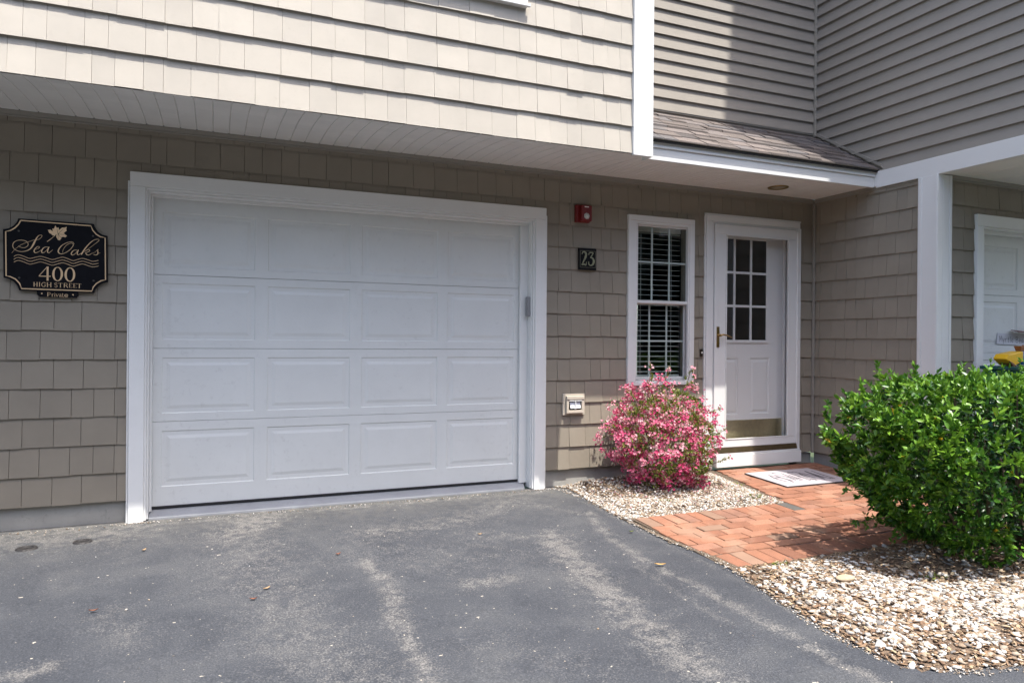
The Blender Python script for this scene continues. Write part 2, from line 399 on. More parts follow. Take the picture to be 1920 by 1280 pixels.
# panelled entry door
YE = .10
em = MB(); lite = (3.10, 3.765, 1.17, 2.165); pans = [(3.23, 3.43, .47, 1.01), (3.575, 3.815, .47, 1.01)]
for a, b, c, d in sub_rects((3.03, 3.978, .15, 2.25), [lite]+pans): em.quad((a, YE, c), (b, YE, c), (b, YE, d), (a, YE, d))
for p in pans: raised_panel(em, *p, YE, .04, .009)
ed = em.obj('entry_door', 'white_clean', house)
em = MB(); em.box(3.978, 4.03, YE-.02, YE+.05, .15, 2.26); em.box(3.9782, 3.99, YE-.032, YE-.0202, .15, 2.26); em.obj('door_stop', 'white_clean', house, bevel=.002)
m = MB(); frame_rect(m, 3.07, 3.79, 1.155, 2.18, .03, .03, .03, .03, YE-.014, YE-.001); m.obj('lite_frame', 'white_clean', ed, bevel=.004)
m = MB()
for v in (3.372, 3.572): m.box(v-.0115, v+.0115, YE-.010, YE+.001, 1.185, 2.15)
for z in (1.51, 1.83): m.box(3.10, 3.76, YE-.0105, YE+.0005, z-.0115, z+.0115)
m.obj('muntin_grid', 'muntin', ed, bevel=.002)
m = MB(); m.quad((3.09, YE+.004, 1.17), (3.77, YE+.004, 1.17), (3.77, YE+.004, 2.17), (3.09, YE+.004, 2.17)); m.obj('pane', 'glass', ed)
m = MB(); m.box(3.05, 3.974, YE-.004, YE-.001, .20, .415)
m.obj('kick_plate', simple('polished brass plate', (.74, .66, .44), .35, 1, var=.08), ed)

# ---- overhanging upper storey
fnO = front(YO)
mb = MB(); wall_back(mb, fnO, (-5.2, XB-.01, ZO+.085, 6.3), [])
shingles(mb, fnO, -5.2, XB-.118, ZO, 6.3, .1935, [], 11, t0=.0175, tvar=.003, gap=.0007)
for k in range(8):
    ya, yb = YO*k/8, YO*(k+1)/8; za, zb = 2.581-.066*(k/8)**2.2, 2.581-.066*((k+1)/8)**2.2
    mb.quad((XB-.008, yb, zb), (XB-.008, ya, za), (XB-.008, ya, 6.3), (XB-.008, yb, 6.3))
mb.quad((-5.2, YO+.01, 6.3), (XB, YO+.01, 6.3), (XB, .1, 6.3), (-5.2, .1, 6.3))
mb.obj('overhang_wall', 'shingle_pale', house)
m = MB(); m.box(XB-.165, XB, YO-.034, YO+.0, ZO-.013, 6.3); m.box(XB-.012, XB+.0005, YO+.0005, YO+.10, ZO-.013, 6.3)
m.box(XB-.0355, XB-.0345, YO-.036, YO-.034, ZO-.013, 6.3)
m.obj('corner_board', 'white_clean', house, bevel=.003)
# curved V-grooved soffit under the overhang
def sz(t): return 2.581-.066*t**2.2
def soffit(mb, xs0, xs1, step, y0, y1, zf, gap, ny=8, vd=.007):
    x = xs0
    while x < xs1:
        xe = min(x+step, xs1)
        for k in range(ny):
            t0_, t1_ = k/ny, (k+1)/ny; ya, yb = y0+(y1-y0)*t0_, y0+(y1-y0)*t1_
            za, zb = zf(t0_), zf(t1_)
            mb.quad((x+gap, ya, za), (xe-gap, ya, za), (xe-gap, yb, zb), (x+gap, yb, zb))
            mb.quad((xe-gap, ya, za), (xe, ya, za+vd), (xe, yb, zb+vd), (xe-gap, yb, zb))
            mb.quad((xe, ya, za+vd), (xe+gap, ya, za), (xe+gap, yb, zb), (xe, yb, zb+vd))
        x = xe
mb = MB(); soffit(mb, -5.2, XB-.005, .1016, -.0245, YO+.002, sz, .0035)
nf_ = len(mb.f); x = -5.2+.1016      # dark notches where the grooves meet the wall channel
while x < XB:
    mb.quad((x-.008, -.0246, 2.5815), (x+.008, -.0246, 2.5815), (x+.001, -.034, 2.5845)); x += .1016
o = mb.obj('overhang_soffit', 'soffit', house); o.data.materials.append(MAT['dark'])
for q in o.data.polygons[nf_:]: q.material_index = 1
mb = MB(); soffit(mb, XB-.008, XC-.002, .0508, -.0245, -.70, lambda t: 2.582, .003, ny=1, vd=.006)
mb.obj('porch_soffit', 'soffit', house)
# upper recessed wall with lap siding
mb = MB(); laps(mb, fn0, XB, XC-.02, 3.23, 6.3, .1125)
mb.quad((XB, -.006, 3.12), (XC, -.006, 3.12), (XC, -.006, 3.24), (XB, -.006, 3.24))
mb.obj('lap_siding', 'lap', house)
m = MB(); m.box(XC-.040, XC-.014, -.040, -.014, 3.2, 6.3); m.box(XB, XC-.03, -.02, -.0065, 3.215, 3.229)
m.obj('corner_trim', 'lap_trim', house, bevel=.003)
# pent roof
rz = lambda y: 3.205+.635*y
XR0 = XB+.002
mb = MB(); mb.hexa([(XR0, -.758, rz(-.765)-.03), (XC, -.758, rz(-.765)-.03), (XC, .0, rz(0)-.03), (XR0, .0, rz(0)-.03), (XR0, -.758, rz(-.765)-.004), (XC, -.758, rz(-.765)-.004), (XC, .0, rz(0)-.004), (XR0, .0, rz(0)-.004)])
mb.obj('roof_deck', 'dark', house)
rr = random.Random(8); mb = MB(); sl = math.hypot(1, .635)
rows = 7; ex = .768/rows
for k in range(rows+1):
    y0_, y1_ = -.768+k*ex, -.768+(k+1)*ex+.012
    if y1_ > -.002: y1_ = -.002
    if y0_ > -.01: break
    x = XR0-rr.uniform(0, .1)
    while x < XC-.004:
        wd = rr.uniform(.13, .27); a, b = max(x+.003, XR0), min(x+wd-.003, XC-.005)
        th = rr.choice((.008, .014, .020)); dj = rr.choice((0, 0, .02, -.01)) if k else 0
        if b-a > .01:
            yy = y0_-dj
            sk = rr.uniform(-.01, .01)
            mb.hexa([(a, yy, rz(yy)-.002), (b, yy, rz(yy)-.002), (min(b+sk, XC-.004), y1_, rz(y1_)-.004), (max(a+sk, XR0), y1_, rz(y1_)-.004),
                     (a, yy, rz(yy)+th), (b, yy, rz(yy)+th), (min(b+sk, XC-.004), y1_, rz(y1_)+.001), (max(a+sk, XR0), y1_, rz(y1_)+.001)])
        x += wd
mt, nt, b = new_mat('asphalt roof shingle')
g = N(nt, 'ShaderNodeNewGeometry')
c = ramp(nt, g.outputs['Random Per Island'], [(0, (.075, .066, .064)), (.35, (.140, .118, .106)), (.6, (.115, .113, .118)), (1, (.180, .150, .135))])
sp = noise(nt, 260, 3, .8); c = mixc(nt, .8, c, ramp(nt, sp, [(.35, (.55, .55, .55)), (.65, (1.35, 1.3, 1.3))]), 'MULTIPLY')
nt.links.new(c, b.inputs['Base Color']); b.inputs['Roughness'].default_value = .9; bump(nt, b, sp, .8, .004)
mb.obj('pent_roof', mt, house)
# fascia of the pent roof
m = MB(); XF = XB-.0
m.box(XF-.03, XC-.038, -.722, -.70, 2.562, 2.655); m.box(XF-.0, XC-.038, -.736, -.70, 2.6555, 2.706)
m.obj('fascia', 'white_clean', house, bevel=.003)
m = MB(); m.box(XF-.0, XC-.036, -.755, -.70, 2.7065, 2.722); m.box(XF, XC-.036, -.764, -.7555, 2.712, 2.7245)
m.obj('drip_edge', 'lap_trim', house, bevel=.002)
# upper window, only its sill end shows at the top of the picture
m = MB(); frame_rect(m, -.28, .70, 3.395, 5.0, .09, .09, .09, .03, YO-.036, YO+.0); m.box(-.30, .715, YO-.055, YO-.0365, 3.392, 3.412)
uw = m.obj('window', 'white_clean', house, bevel=.003)
m = MB(); m.quad((-.2, YO-.023, 3.42), (.62, YO-.023, 3.42), (.62, YO-.023, 4.92), (-.2, YO-.023, 4.92)); m.obj('dark_backing', 'interior', uw)  # dark sheet over the shingles, stands in for the unlit room
m = MB(); m.quad((-.2, YO-.028, 3.42), (.62, YO-.028, 3.42), (.62, YO-.028, 4.92), (-.2, YO-.028, 4.92)); m.obj('pane', 'glass', uw)

# ================================================================ the neighbouring unit on the right
nb = thing('neighbouring_townhouse', 'neighbouring unit on the right with side wall, white corner post and second garage', 'house', (XC, 0, 0))
def N_(m, name, mat, **k):
    o = m.obj(name, mat, nb, **k); o.matrix_parent_inverse = Matrix.Translation((-XC, 0, 0)); return o
fnS = side(XC); YN = -1.31
mb = MB(); wall_back(mb, fnS, (.0, -YN, .07, 2.58), [])
shingles(mb, fnS, .0, -YN-.0, .085, 2.565, .1868, [], 31)
N_(mb, 'side_shingle_wall', 'shingle')
m = MB(); m.box(XC+.02, XC+.12, YN, .0, -.35, .07); N_(m, 'foundation', 'concrete', bevel=.004)
m = MB(); m.box(XC-.024, XC, YN+.03, -.0245, 2.553, 2.5815); m.box(XC-.016, XC-.001, YN+.03, -.0245, 2.541, 2.5529); N_(m, 'wall_trim', 'lap_trim', bevel=.0025)
# upper part: lap siding above the white band, cut by the roof slope
DF = 2.55
mb = MB()
z0 = 3.2575-.1125*5
laps(mb, fnS, .022, DF, z0+.0, 9.9, .1125, clip=lambda z, a, b: ((max(.022, (3.222-z)/.632) if z < 3.22 else .022), b))
laps(mb, front(-DF), XC+.04, 9.0, z0, 9.9, .1125)
N_(mb, 'lap_siding', 'lap')
m = MB(); m.box(XC-.03, XC+.11, -DF-.034, -DF, 2.7025, 9.9); N_(m, 'corner_board', 'white_clean', bevel=.003)
m = MB(); m.box(XC+.001, XC+.1, -DF, 0, 2.60, 9.9); m.box(XC+.1, 9.0, -DF, -DF+.1, 2.60, 9.9); N_(m, 'upper_wall', 'lap')
m = MB()
p0, p1 = Vector((XC-.022, -.012, 3.225)), Vector((XC-.022, -.79, 2.731))
for dx0, dx1, dz0, dz1 in ((.0, .02, .0, .030),):
    m.hexa([(XC-.024, p0.y, p0.z), (XC-.001, p0.y, p0.z), (XC-.001, p1.y, p1.z), (XC-.024, p1.y, p1.z), (XC-.024, p0.y, p0.z+.03), (XC-.001, p0.y, p0.z+.03), (XC-.001, p1.y, p1.z+.03), (XC-.024, p1.y, p1.z+.03)])
N_(m, 'roof_flashing', 'lap_trim', bevel=.002)
m = MB(); m.box(XC-.036, XC+.02, -DF-.03, -.7405, 2.556, 2.702); m.box(XC-.036, XC+.02, -.7400, -.70, 2.57, 2.704); m.box(XC+.02, 9, -DF-.03, -DF-.0, 2.556, 2.702)
N_(m, 'band_board', 'white_clean', bevel=.003)
m = MB(); m.box(XC-.03, XC+.0, -DF, -.7405, 2.7025, 2.712); N_(m, 'band_trim', 'lap_trim', bevel=.002)
mb = MB(); soffit(mb, XC+.021, 9.0, .30, YN-.0, -DF, lambda t: 2.565, .002, ny=1, vd=.004); N_(mb, 'soffit', 'soffit')
# white corner post with moulded profile
m = MB()
m.box(XC-.040, XC+.02, YN-.025, YN+.155, -.1, 2.556); m.box(XC-.046, XC-.0405, YN+.115, YN+.145, -.1, 2.556)
m.box(XC-.046, XC-.0405, YN-.023, YN+.002, -.1, 2.556)
m.box(XC+.0205, XC+.130, YN-.025, YN+.02, -.1, 2.556); m.box(XC+.1, XC+.128, YN-.030, YN-.0252, -.1, 2.556)
N_(m, 'corner_post', 'white_clean', bevel=.005)
fnN = front(YN)
HN = (4.725, 7.6, -.5, 2.262)
mb = MB(); wall_back(mb, fnN, (XC+.02, 9.0, .085, 2.60), [(4.78, 7.5, -.5, 2.2)]); shingles(mb, fnN, XC+.135, 9.0, .085, 2.55, .1868, [HN], 77)
N_(mb, 'shingle_wall', 'shingle')
m = MB(); m.box(XC+.1355, 9.0, YN-.024, YN, 2.535, 2.5635); m.box(XC+.1355, 9.0, YN-.016, YN-.001, 2.523, 2.5349); N_(m, 'wall_channel', 'lap_trim', bevel=.0025)
m = MB(); m.box(4.72, 7.605, YN-.034, YN, 2.165, 2.265); m.box(4.72, 4.807, YN-.034, YN, -.1, 2.165); m.box(7.52, 7.605, YN-.034, YN, -.1, 2.165)
m.box(4.807, 7.52, YN-.022, YN+.12, 2.15, 2.1649); m.box(4.807, 4.82, YN-.022, YN+.12, -.1, 2.15)
m.box(4.82, 7.52, YN+.05, YN+.09, 2.12, 2.15); m.box(4.82, 4.84, YN+.05, YN+.09, -.1, 2.12)
N_(m, 'garage_casing', 'white', bevel=.004)
m = MB(); m.quad((4.75, YN+.14, -.1), (7.55, YN+.14, -.1), (7.55, YN+.14, 2.2), (4.75, YN+.14, 2.2)); gn = N_(m, 'garage_door', 'dark')
tag(gn, 'neighbouring white panelled garage door cut off by the picture edge')
g2 = [(4.875, 5.47), (5.56, 6.15), (6.24, 6.83), (6.9, 7.45)]
garage_sections([(-.05, .583, .136, .522), (.587, 1.087, .641, 1.026), (1.091, 1.594, 1.148, 1.54), (1.598, 2.145, 1.65, 2.03)], g2, 4.78, 7.53, YN+.10, gn)
# roof of the taller neighbour, whose rake and eave throw the shade on the recessed wall
m = MB(); EX, EY, EZ = 3.92, -2.84, 9.95
m.hexa([(EX, EY, EZ), (9.4, EY, EZ), (9.4, 1.2, EZ+2.6), (EX, 1.2, EZ+2.6), (EX, EY, EZ+.18), (9.4, EY, EZ+.18), (9.4, 1.2, EZ+2.78), (EX, 1.2, EZ+2.78)])
m.box(XC, 9.0, -DF+.1, 1.0, 9.7, 10.1)
N_(m, 'roof', mt)

# ================================================================ things fixed to the walls
SG = {"st":[[1,[-476,6,-432,64,-368,120,-296,158,-238,184],[3,4,5,5,5]],[1,[-238,176,-194,192,-164,220,-158,244,-178,248,-204,226,-230,172,-252,118,-280,70,-324,40,-382,28,-436,46,-464,84,-458,132,-422,162,-376,172,-328,162,-304,132,-312,100,-346,78,-386,84,-406,100],[4,5,6,6,6,12,26,26,16,10,8,8,9,9,8,8,8,8,7,7,6,5]],[1,[-238,58,-204,74,-184,90,-190,102,-208,98,-230,72,-240,42,-226,22,-196,34,-164,62],[4,5,7,7,8,14,18,13,7,4]],[1,[-88,100,-116,102,-144,82,-160,48,-152,26,-128,36,-96,76],[5,8,14,18,14,7,4]],[1,[-80,104,-92,72,-96,42,-84,28,-64,44,-38,72],[14,18,16,10,6,4]],[1,[196,158,168,184,120,172,66,138,30,90,20,48,44,24,90,36,146,80,182,136,178,162,150,164,108,136,74,80,68,40],[5,7,8,10,18,20,12,8,9,10,8,7,6,5,4]],[1,[232,78,204,82,176,62,162,30,176,16,202,30,228,66],[5,8,14,16,12,6,4]],[1,[242,86,230,52,230,28,246,24,274,48],[13,17,15,8,4]],[1,[272,26,314,104,364,174,414,222,462,236,470,220,440,186,386,136,306,64],[20,20,14,8,6,6,6,5,4]],[1,[308,64,340,88,366,92,360,72,322,52],[4,6,9,9,6]],[1,[320,54,334,30,362,28,396,54],[10,14,9,4]],[1,[394,46,430,70,456,100,466,102],[4,4,6,8]],[1,[454,96,460,68,456,42,434,30,412,36],[10,16,14,9,8]],[1,[456,44,484,62],[6,4]],[1,[-454,-38,-432,-22,-400,-14,-352,-28,-288,-52,-228,-36,-170,-20,-112,-34,-44,-54,16,-34,68,-18,120,-32,182,-56,234,-38,288,-22,350,-38,404,-54,466,-38],[8,8,8,8,8,8,8,8,8,8,8,8,8,8,8,8,8,8]],[1,[-454,-74,-432,-56,-400,-48,-352,-62,-286,-88,-228,-72,-170,-54,-110,-70,-44,-90,16,-70,68,-54,120,-68,182,-92,234,-74,288,-58,350,-74,404,-90,466,-76],[8,8,8,8,8,8,8,8,8,8,8,8,8,8,8,8,8,8]],[1,[-452,-108,-432,-92,-400,-84,-352,-98,-286,-124,-228,-108,-170,-90,-110,-106,-44,-126,16,-106,68,-90,120,-104,182,-128,234,-110,288,-94,350,-112,404,-126,468,-112],[8,8,8,8,8,8,8,8,8,8,8,8,8,8,8,8,8,8]],[0,[-100,-150,-184,-264],[10,10]],[0,[-188,-270,-60,-268],[15,15]],[0,[-94,-146,-94,-324],[30,30]],[1,[60,-234,60,-256,54,-276,48,-294,38,-308,26,-318,14,-322,2,-318,-8,-310,-18,-298,-26,-280,-30,-260,-32,-238,-30,-216,-26,-194,-18,-176,-10,-162,2,-154,14,-150,26,-152,38,-160,46,-174,54,-190,60,-212,60,-234],[36,35,31,26,20,15,12,15,20,26,31,35,36,35,31,26,20,15,12,15,20,26,31,35,36]],[1,[196,-234,194,-256,190,-278,182,-296,172,-310,162,-320,150,-322,138,-320,126,-312,116,-298,108,-282,104,-260,102,-238,104,-216,108,-196,116,-178,126,-162,136,-154,148,-150,160,-152,172,-160,182,-174,190,-192,194,-212,196,-234],[36,35,31,26,20,15,12,15,20,26,31,35,36,35,31,26,20,15,12,15,20,26,31,35,36]],[1,[-102,170,-60,208,-24,246,-2,276],[11,8,7,6]],[0,[-238,-350,-238,-402],[11,11]],[0,[-206,-348,-206,-402],[11,11]],[0,[-238,-376,-206,-376],[5,5]],[0,[-246,-350,-230,-350],[3,3]],[0,[-244,-402,-230,-402],[3,3]],[0,[-214,-348,-200,-348],[3,3]],[0,[-214,-402,-198,-402],[3,3]],[0,[-180,-348,-180,-402],[11,11]],[0,[-188,-348,-172,-348],[1,1]],[0,[-188,-402,-172,-402],[1,1]],[1,[-118,-362,-120,-354,-132,-348,-146,-354,-156,-368,-156,-384,-146,-398,-132,-402,-120,-396,-120,-378],[8,8,8,8,8,8,8,8,8,8]],[0,[-130,-378,-114,-378],[3,3]],[0,[-96,-348,-94,-402],[12,12]],[0,[-58,-348,-58,-404],[12,12]],[0,[-96,-376,-58,-376],[6,6]],[0,[-104,-348,-86,-348],[4,4]],[0,[-102,-402,-86,-404],[4,4]],[0,[-66,-348,-50,-348],[4,4]],[0,[-66,-404,-50,-404],[4,4]],[1,[10,-360,6,-352,-8,-350,-16,-360,-10,-372,6,-380,12,-390,4,-402,-10,-402,-16,-392],[7,7,7,7,7,7,7,7,7,7]],[0,[46,-348,46,-404],[11,11]],[0,[24,-350,66,-350],[3,3]],[0,[26,-348,26,-360],[3,3]],[0,[66,-348,66,-360],[3,3]],[0,[38,-404,54,-404],[3,3]],[0,[88,-348,88,-404],[11,11]],[1,[88,-350,110,-350,120,-362,110,-376,88,-376],[6,6,6,6,6]],[0,[106,-376,126,-404,130,-404],[10,10,10]],[0,[82,-348,96,-348],[3,3]],[0,[82,-404,96,-404],[3,3]],[0,[146,-348,146,-404],[10,10]],[0,[140,-350,174,-350],[4,4]],[0,[146,-376,166,-376],[4,4]],[0,[140,-402,176,-402],[4,4]],[0,[174,-348,174,-360],[3,3]],[0,[176,-392,176,-404],[3,3]],[0,[194,-348,194,-404],[10,10]],[0,[188,-350,224,-350],[4,4]],[0,[194,-376,216,-376],[4,4]],[0,[188,-402,226,-402],[4,4]],[0,[224,-348,224,-360],[3,3]],[0,[226,-392,226,-404],[3,3]],[0,[254,-348,254,-404],[12,12]],[0,[232,-350,276,-350],[3,3]],[0,[232,-348,232,-360],[3,3]],[0,[274,-348,274,-360],[3,3]],[0,[246,-404,262,-404],[3,3]],[0,[-92,-472,-92,-522],[11,11]],[1,[-92,-474,-72,-474,-64,-486,-72,-498,-92,-500],[5,5,5,5,5]],[0,[-98,-472,-86,-472],[3,3]],[0,[-98,-522,-82,-522],[3,3]],[0,[-44,-490,-44,-522],[9,9]],[0,[-44,-498,-38,-490,-28,-492],[6,6,6]],[0,[-52,-522,-36,-522],[2,2]],[0,[-52,-492,-44,-490],[2,2]],[0,[-16,-490,-16,-524],[7,7]],[0,[-16,-474,-16,-480],[7,7]],[0,[-22,-524,-10,-524],[1,1]],[0,[-4,-490,10,-524],[7,7]],[0,[24,-490,10,-524],[4,4]],[0,[-8,-490,4,-490],[2,2]],[0,[16,-490,28,-490],[2,2]],[1,[34,-496,44,-490,52,-496,52,-518,60,-522],[6,6,6,6,6]],[1,[52,-504,38,-508,34,-516,40,-524,52,-518],[5,5,5,5,5]],[1,[70,-480,70,-518,78,-524,84,-520],[6,6,6,6]],[0,[62,-492,82,-492],[2,2]],[1,[92,-506,126,-504,120,-492,106,-490,92,-500,92,-514,106,-524,126,-518],[8,8,8,8,8,8,8,8]]],"leaf":[-14,382,2,350,20,358,26,338,20,318,44,342,62,360,84,358,110,372,104,338,112,324,88,302,78,288,96,270,114,258,96,236,78,242,52,238,52,220,36,196,18,198,6,216,-4,242,0,270,-24,252,-42,252,-58,270,-80,282,-94,318,-68,324,-40,304,-46,338,-28,338],"outer":[-410,442,408,432,428,378,462,330,510,298,566,286,574,-316,522,-328,468,-366,432,-412,416,-464,-396,-458,-416,-398,-458,-344,-510,-316,-560,-306,-570,296,-512,312,-462,346,-428,392],"inner":[-384,418,378,404,400,348,440,298,486,270,540,260,548,-288,498,-300,444,-340,410,-386,394,-440,-370,-434,-390,-372,-434,-318,-488,-290,-532,-282,-540,270,-492,284,-442,322,-406,368],"tab":[-212,-456,240,-458,240,-506,222,-532,-174,-530,-208,-504],"scr":[[-404,286],[402,274],[-396,-300],[412,-304]],"dots":[[-156,-488],[184,-494]]}
PX, PZ = -2.15, 1.68
def pairs(L): return [(PX+L[i]/2000, PZ+L[i+1]/2000) for i in range(0, len(L), 2)]
sgn = thing('address_sign', 'black house sign with cut-in corners and gold lettering, left of the garage door', 'sign', (PX, -.02, PZ))
def own(o, t): o.matrix_parent_inverse = Matrix.Translation(-Vector(t.location)); return o
m = MB(); m.prism(pairs(SG['outer']), .018, .038, fn0); own(m.obj('board', 'black', sgn, bevel=.002), sgn)
m = MB(); m.prism(pairs(SG['tab']), .016, .034, fn0); own(m.obj('private_tab', 'black', sgn, bevel=.0015), sgn)
m = MB(); ip = pairs(SG['inner']); ip.append(ip[0]); ribbon(m, ip, [.0065]*len(ip), fn0, .0386, False); own(m.obj('border_line', 'gold', sgn), sgn)
m = MB()
for sm_, L, ws in SG['st']:
    ribbon(m, pairs(L), [max(.0011, q*.000345) for q in ws], fn0, .0386 if pairs(L)[0][1] > 1.475 else .0346, bool(sm_))
for x, z in pairs(sum(SG['dots'], [])): m.cyl((x, -.0342, z), .0045, -.0006, 'y', 10)
own(m.obj('lettering', 'gold', sgn), sgn)
m = MB(); m.prism(pairs(SG['leaf']), .0382, .0388, fn0); own(m.obj('maple_leaf_emblem', 'gold', sgn), sgn)
m = MB(); lc = pairs(SG['leaf']); cx0 = sum(q[0] for q in lc)/len(lc)-.004; cz0 = sum(q[1] for q in lc)/len(lc)-.010
for k in (7, 1, 20, 13, 18): ribbon(m, [(cx0, cz0), (cx0+(lc[k][0]-cx0)*.85, cz0+(lc[k][1]-cz0)*.85)], [.0022, .0014], fn0, .0392)
own(m.obj('leaf_veins', 'black', sgn), sgn)
for x, z in pairs(sum(SG['scr'], [])):
    m = MB(); m.cyl((x, -.0382, z), .006, -.002, 'y', 10); own(m.obj('screw', simple('dark screw', (.10, .09, .08), .4, .8), sgn), sgn)

hn = thing('house_number_plaque', 'small dark number plaque reading 23 under the red strobe', 'plaque', (1.70, -.02, 1.857))
m = MB(); m.box(1.616, 1.784, -.034, -.016, 1.766, 1.949); own(m.obj('plate', 'black', hn, bevel=.002), hn)
mt2 = simple('weathered bronze figures', (.24, .24, .15), .5, .2, var=.3, scale=90)
m = MB(); frame_rect(m, 1.624, 1.776, 1.785, 1.93, .005, .005, .005, .005, -.0365, -.0345); own(m.obj('border', simple('dull bronze', (.09, .085, .06), .5, .3, var=.4, scale=120), hn), hn)
m = MB(); fd = front(0)
for pts, ws in (([(1.643, 1.897), (1.650, 1.914), (1.668, 1.918), (1.682, 1.902), (1.678, 1.876), (1.660, 1.840), (1.646, 1.812)], [.006, .010, .012, .020, .020, .012, .008]),
                ([(1.640, 1.808), (1.662, 1.812), (1.684, 1.806)], [.012, .016, .012]), ([(1.686, 1.835), (1.684, 1.806)], [.004, .008]),
                ([(1.708, 1.893), (1.716, 1.913), (1.752, 1.914)], [.006, .010, .010]), ([(1.752, 1.914), (1.738, 1.890), (1.724, 1.872)], [.010, .009, .009]),
                ([(1.722, 1.872), (1.745, 1.868), (1.757, 1.845), (1.750, 1.818), (1.728, 1.806), (1.710, 1.815), (1.708, 1.838)], [.008, .012, .020, .018, .010, .010, .010])):
    ribbon(m, pts, ws, fd, .0362)
own(m.obj('figures', mt2, hn), hn)

al = thing('fire_alarm_strobe', 'red fire alarm horn strobe with clear lens, above the number plaque', 'alarm', (1.645, 0, 2.24))
m = MB(); m.box(1.580, 1.716, -.042, -.006, 2.166, 2.312); own(m.obj('backbox', 'red', al, bevel=.006), al)
m = MB(); m.box(1.612, 1.716, -.078, -.0425, 2.172, 2.308); own(m.obj('strobe_housing', 'red', al, bevel=.01), al)
m = MB(); m.cyl((1.664, -.0785, 2.215), .028, -.014, 'y', 7, r2=.015); own(m.obj('lens', 'lens', al), al)
m = MB(); m.box(1.642, 1.682, -.0795, -.0782, 2.287, 2.295); own(m.obj('label_strip', 'white', al), al)

kp = thing('garage_keypad', 'grey keypad on the right jamb of the wide garage door', 'keypad', (1.185, .03, 1.443))
m = MB(); m.box(1.160, 1.1985, .010, .052, 1.363, 1.525); own(m.obj('cover', 'grey', kp, bevel=.006), kp)
m = MB(); m.box(1.163, 1.196, .0085, .0098, 1.372, 1.40); own(m.obj('cover_lip', 'grey', kp, bevel=.0004), kp)

vt = thing('dryer_vent', 'beige louvred wall vent low on the shingles beside the pink azalea', 'vent', (1.58, 0, .63))
m = MB(); m.box(1.478, 1.686, -.026, -.004, .538, .717); own(m.obj('flange', 'beige', vt, bevel=.003), vt)
m = MB(); frame_rect(m, 1.502, 1.668, .556, .700, .022, .024, .036, .024, -.052, -.0265); m.box(1.502, 1.668, -.058, -.0525, .672, .700)
own(m.obj('hood', 'beige', vt, bevel=.004), vt)
m = MB(); m.box(1.524, 1.644, -.030, -.0265, .580, .664); own(m.obj('opening', 'dark', vt), vt)
for a, b in ((1.539, 1.583), (1.590, 1.636)):
    m = MB(); m.hexa([(a, -.050, .596), (b, -.050, .596), (b, -.046, .596), (a, -.046, .596), (a, -.036, .648), (b, -.036, .648), (b, -.032, .648), (a, -.032, .648)])
    own(m.obj('flap', simple('white plastic flap', (.72, .73, .78), .4), vt, bevel=.001), vt)
m = MB(); m.box(1.526, 1.644, -.056, -.048, .657, .663); m.box(1.583, 1.59, -.054, -.03, .59, .657); own(m.obj('divider', 'white', vt, bevel=.001), vt)

db = thing('doorbell', 'small dark doorbell with lit white button, between window and door', 'doorbell', (2.90, 0, 1.065))
m = MB(); m.box(2.889, 2.918, -.024, -.006, 1.030, 1.100); own(m.obj('bell_plate', simple('dark bronze', (.05, .035, .025), .4, .6), db, bevel=.004), db)
m = MB(); m.cyl((2.9035, -.0245, 1.066), .0085, -.006, 'y', 14); own(m.obj('bell_button', simple('ivory button', (.75, .73, .66), .3), db), db)

lt = thing('recessed_light', 'round brass trimmed recessed light in the porch soffit above the door', 'ceiling light', (3.52, -.31, 2.58))
m = MB(); n = 28; cx_, cy_ = 3.52, -.31; i0 = 0
for k, (r_, z_) in enumerate(((.092, 2.580), (.088, 2.572), (.068, 2.573), (.060, 2.5805))):
    m.v += [(cx_+r_*math.cos(2*math.pi*a/n), cy_+r_*math.sin(2*math.pi*a/n), z_) for a in range(n)]
    if k: m.f += [((k-1)*n+a, (k-1)*n+(a+1) % n, k*n+(a+1) % n, k*n+a) for a in range(n)]
own(m.obj('trim_ring', simple('tarnished brass trim', (.30, .22, .09), .4, .7, var=.2), lt, smooth=True), lt)
m = MB(); m.cyl((cx_, cy_, 2.577), .060, .003, 'z', 24); own(m.obj('lens', simple('frosted lens unlit', (.36, .31, .22), .4), lt), lt)

# ================================================================ ground
gz = lambda x, y: -.062+.025*y                 # drive surface
bz = lambda x, y: -.020+.042*y                 # brick surface
mt3, nt, b = new_mat('lawn and distant ground')
nt.links.new(ramp(nt, noise(nt, 1.2, 6, .7), [(.3, (.035, .055, .018)), (.7, (.07, .09, .035))]), b.inputs['Base Color']); b.inputs['Roughness'].default_value = .95
m = MB(); q = 900
m.quad((-q, -q, -.75), (q, -q, -.75), (q, q, -.75), (-q, q, -.75)); tag(m.obj('ground', mt3), kind='structure')

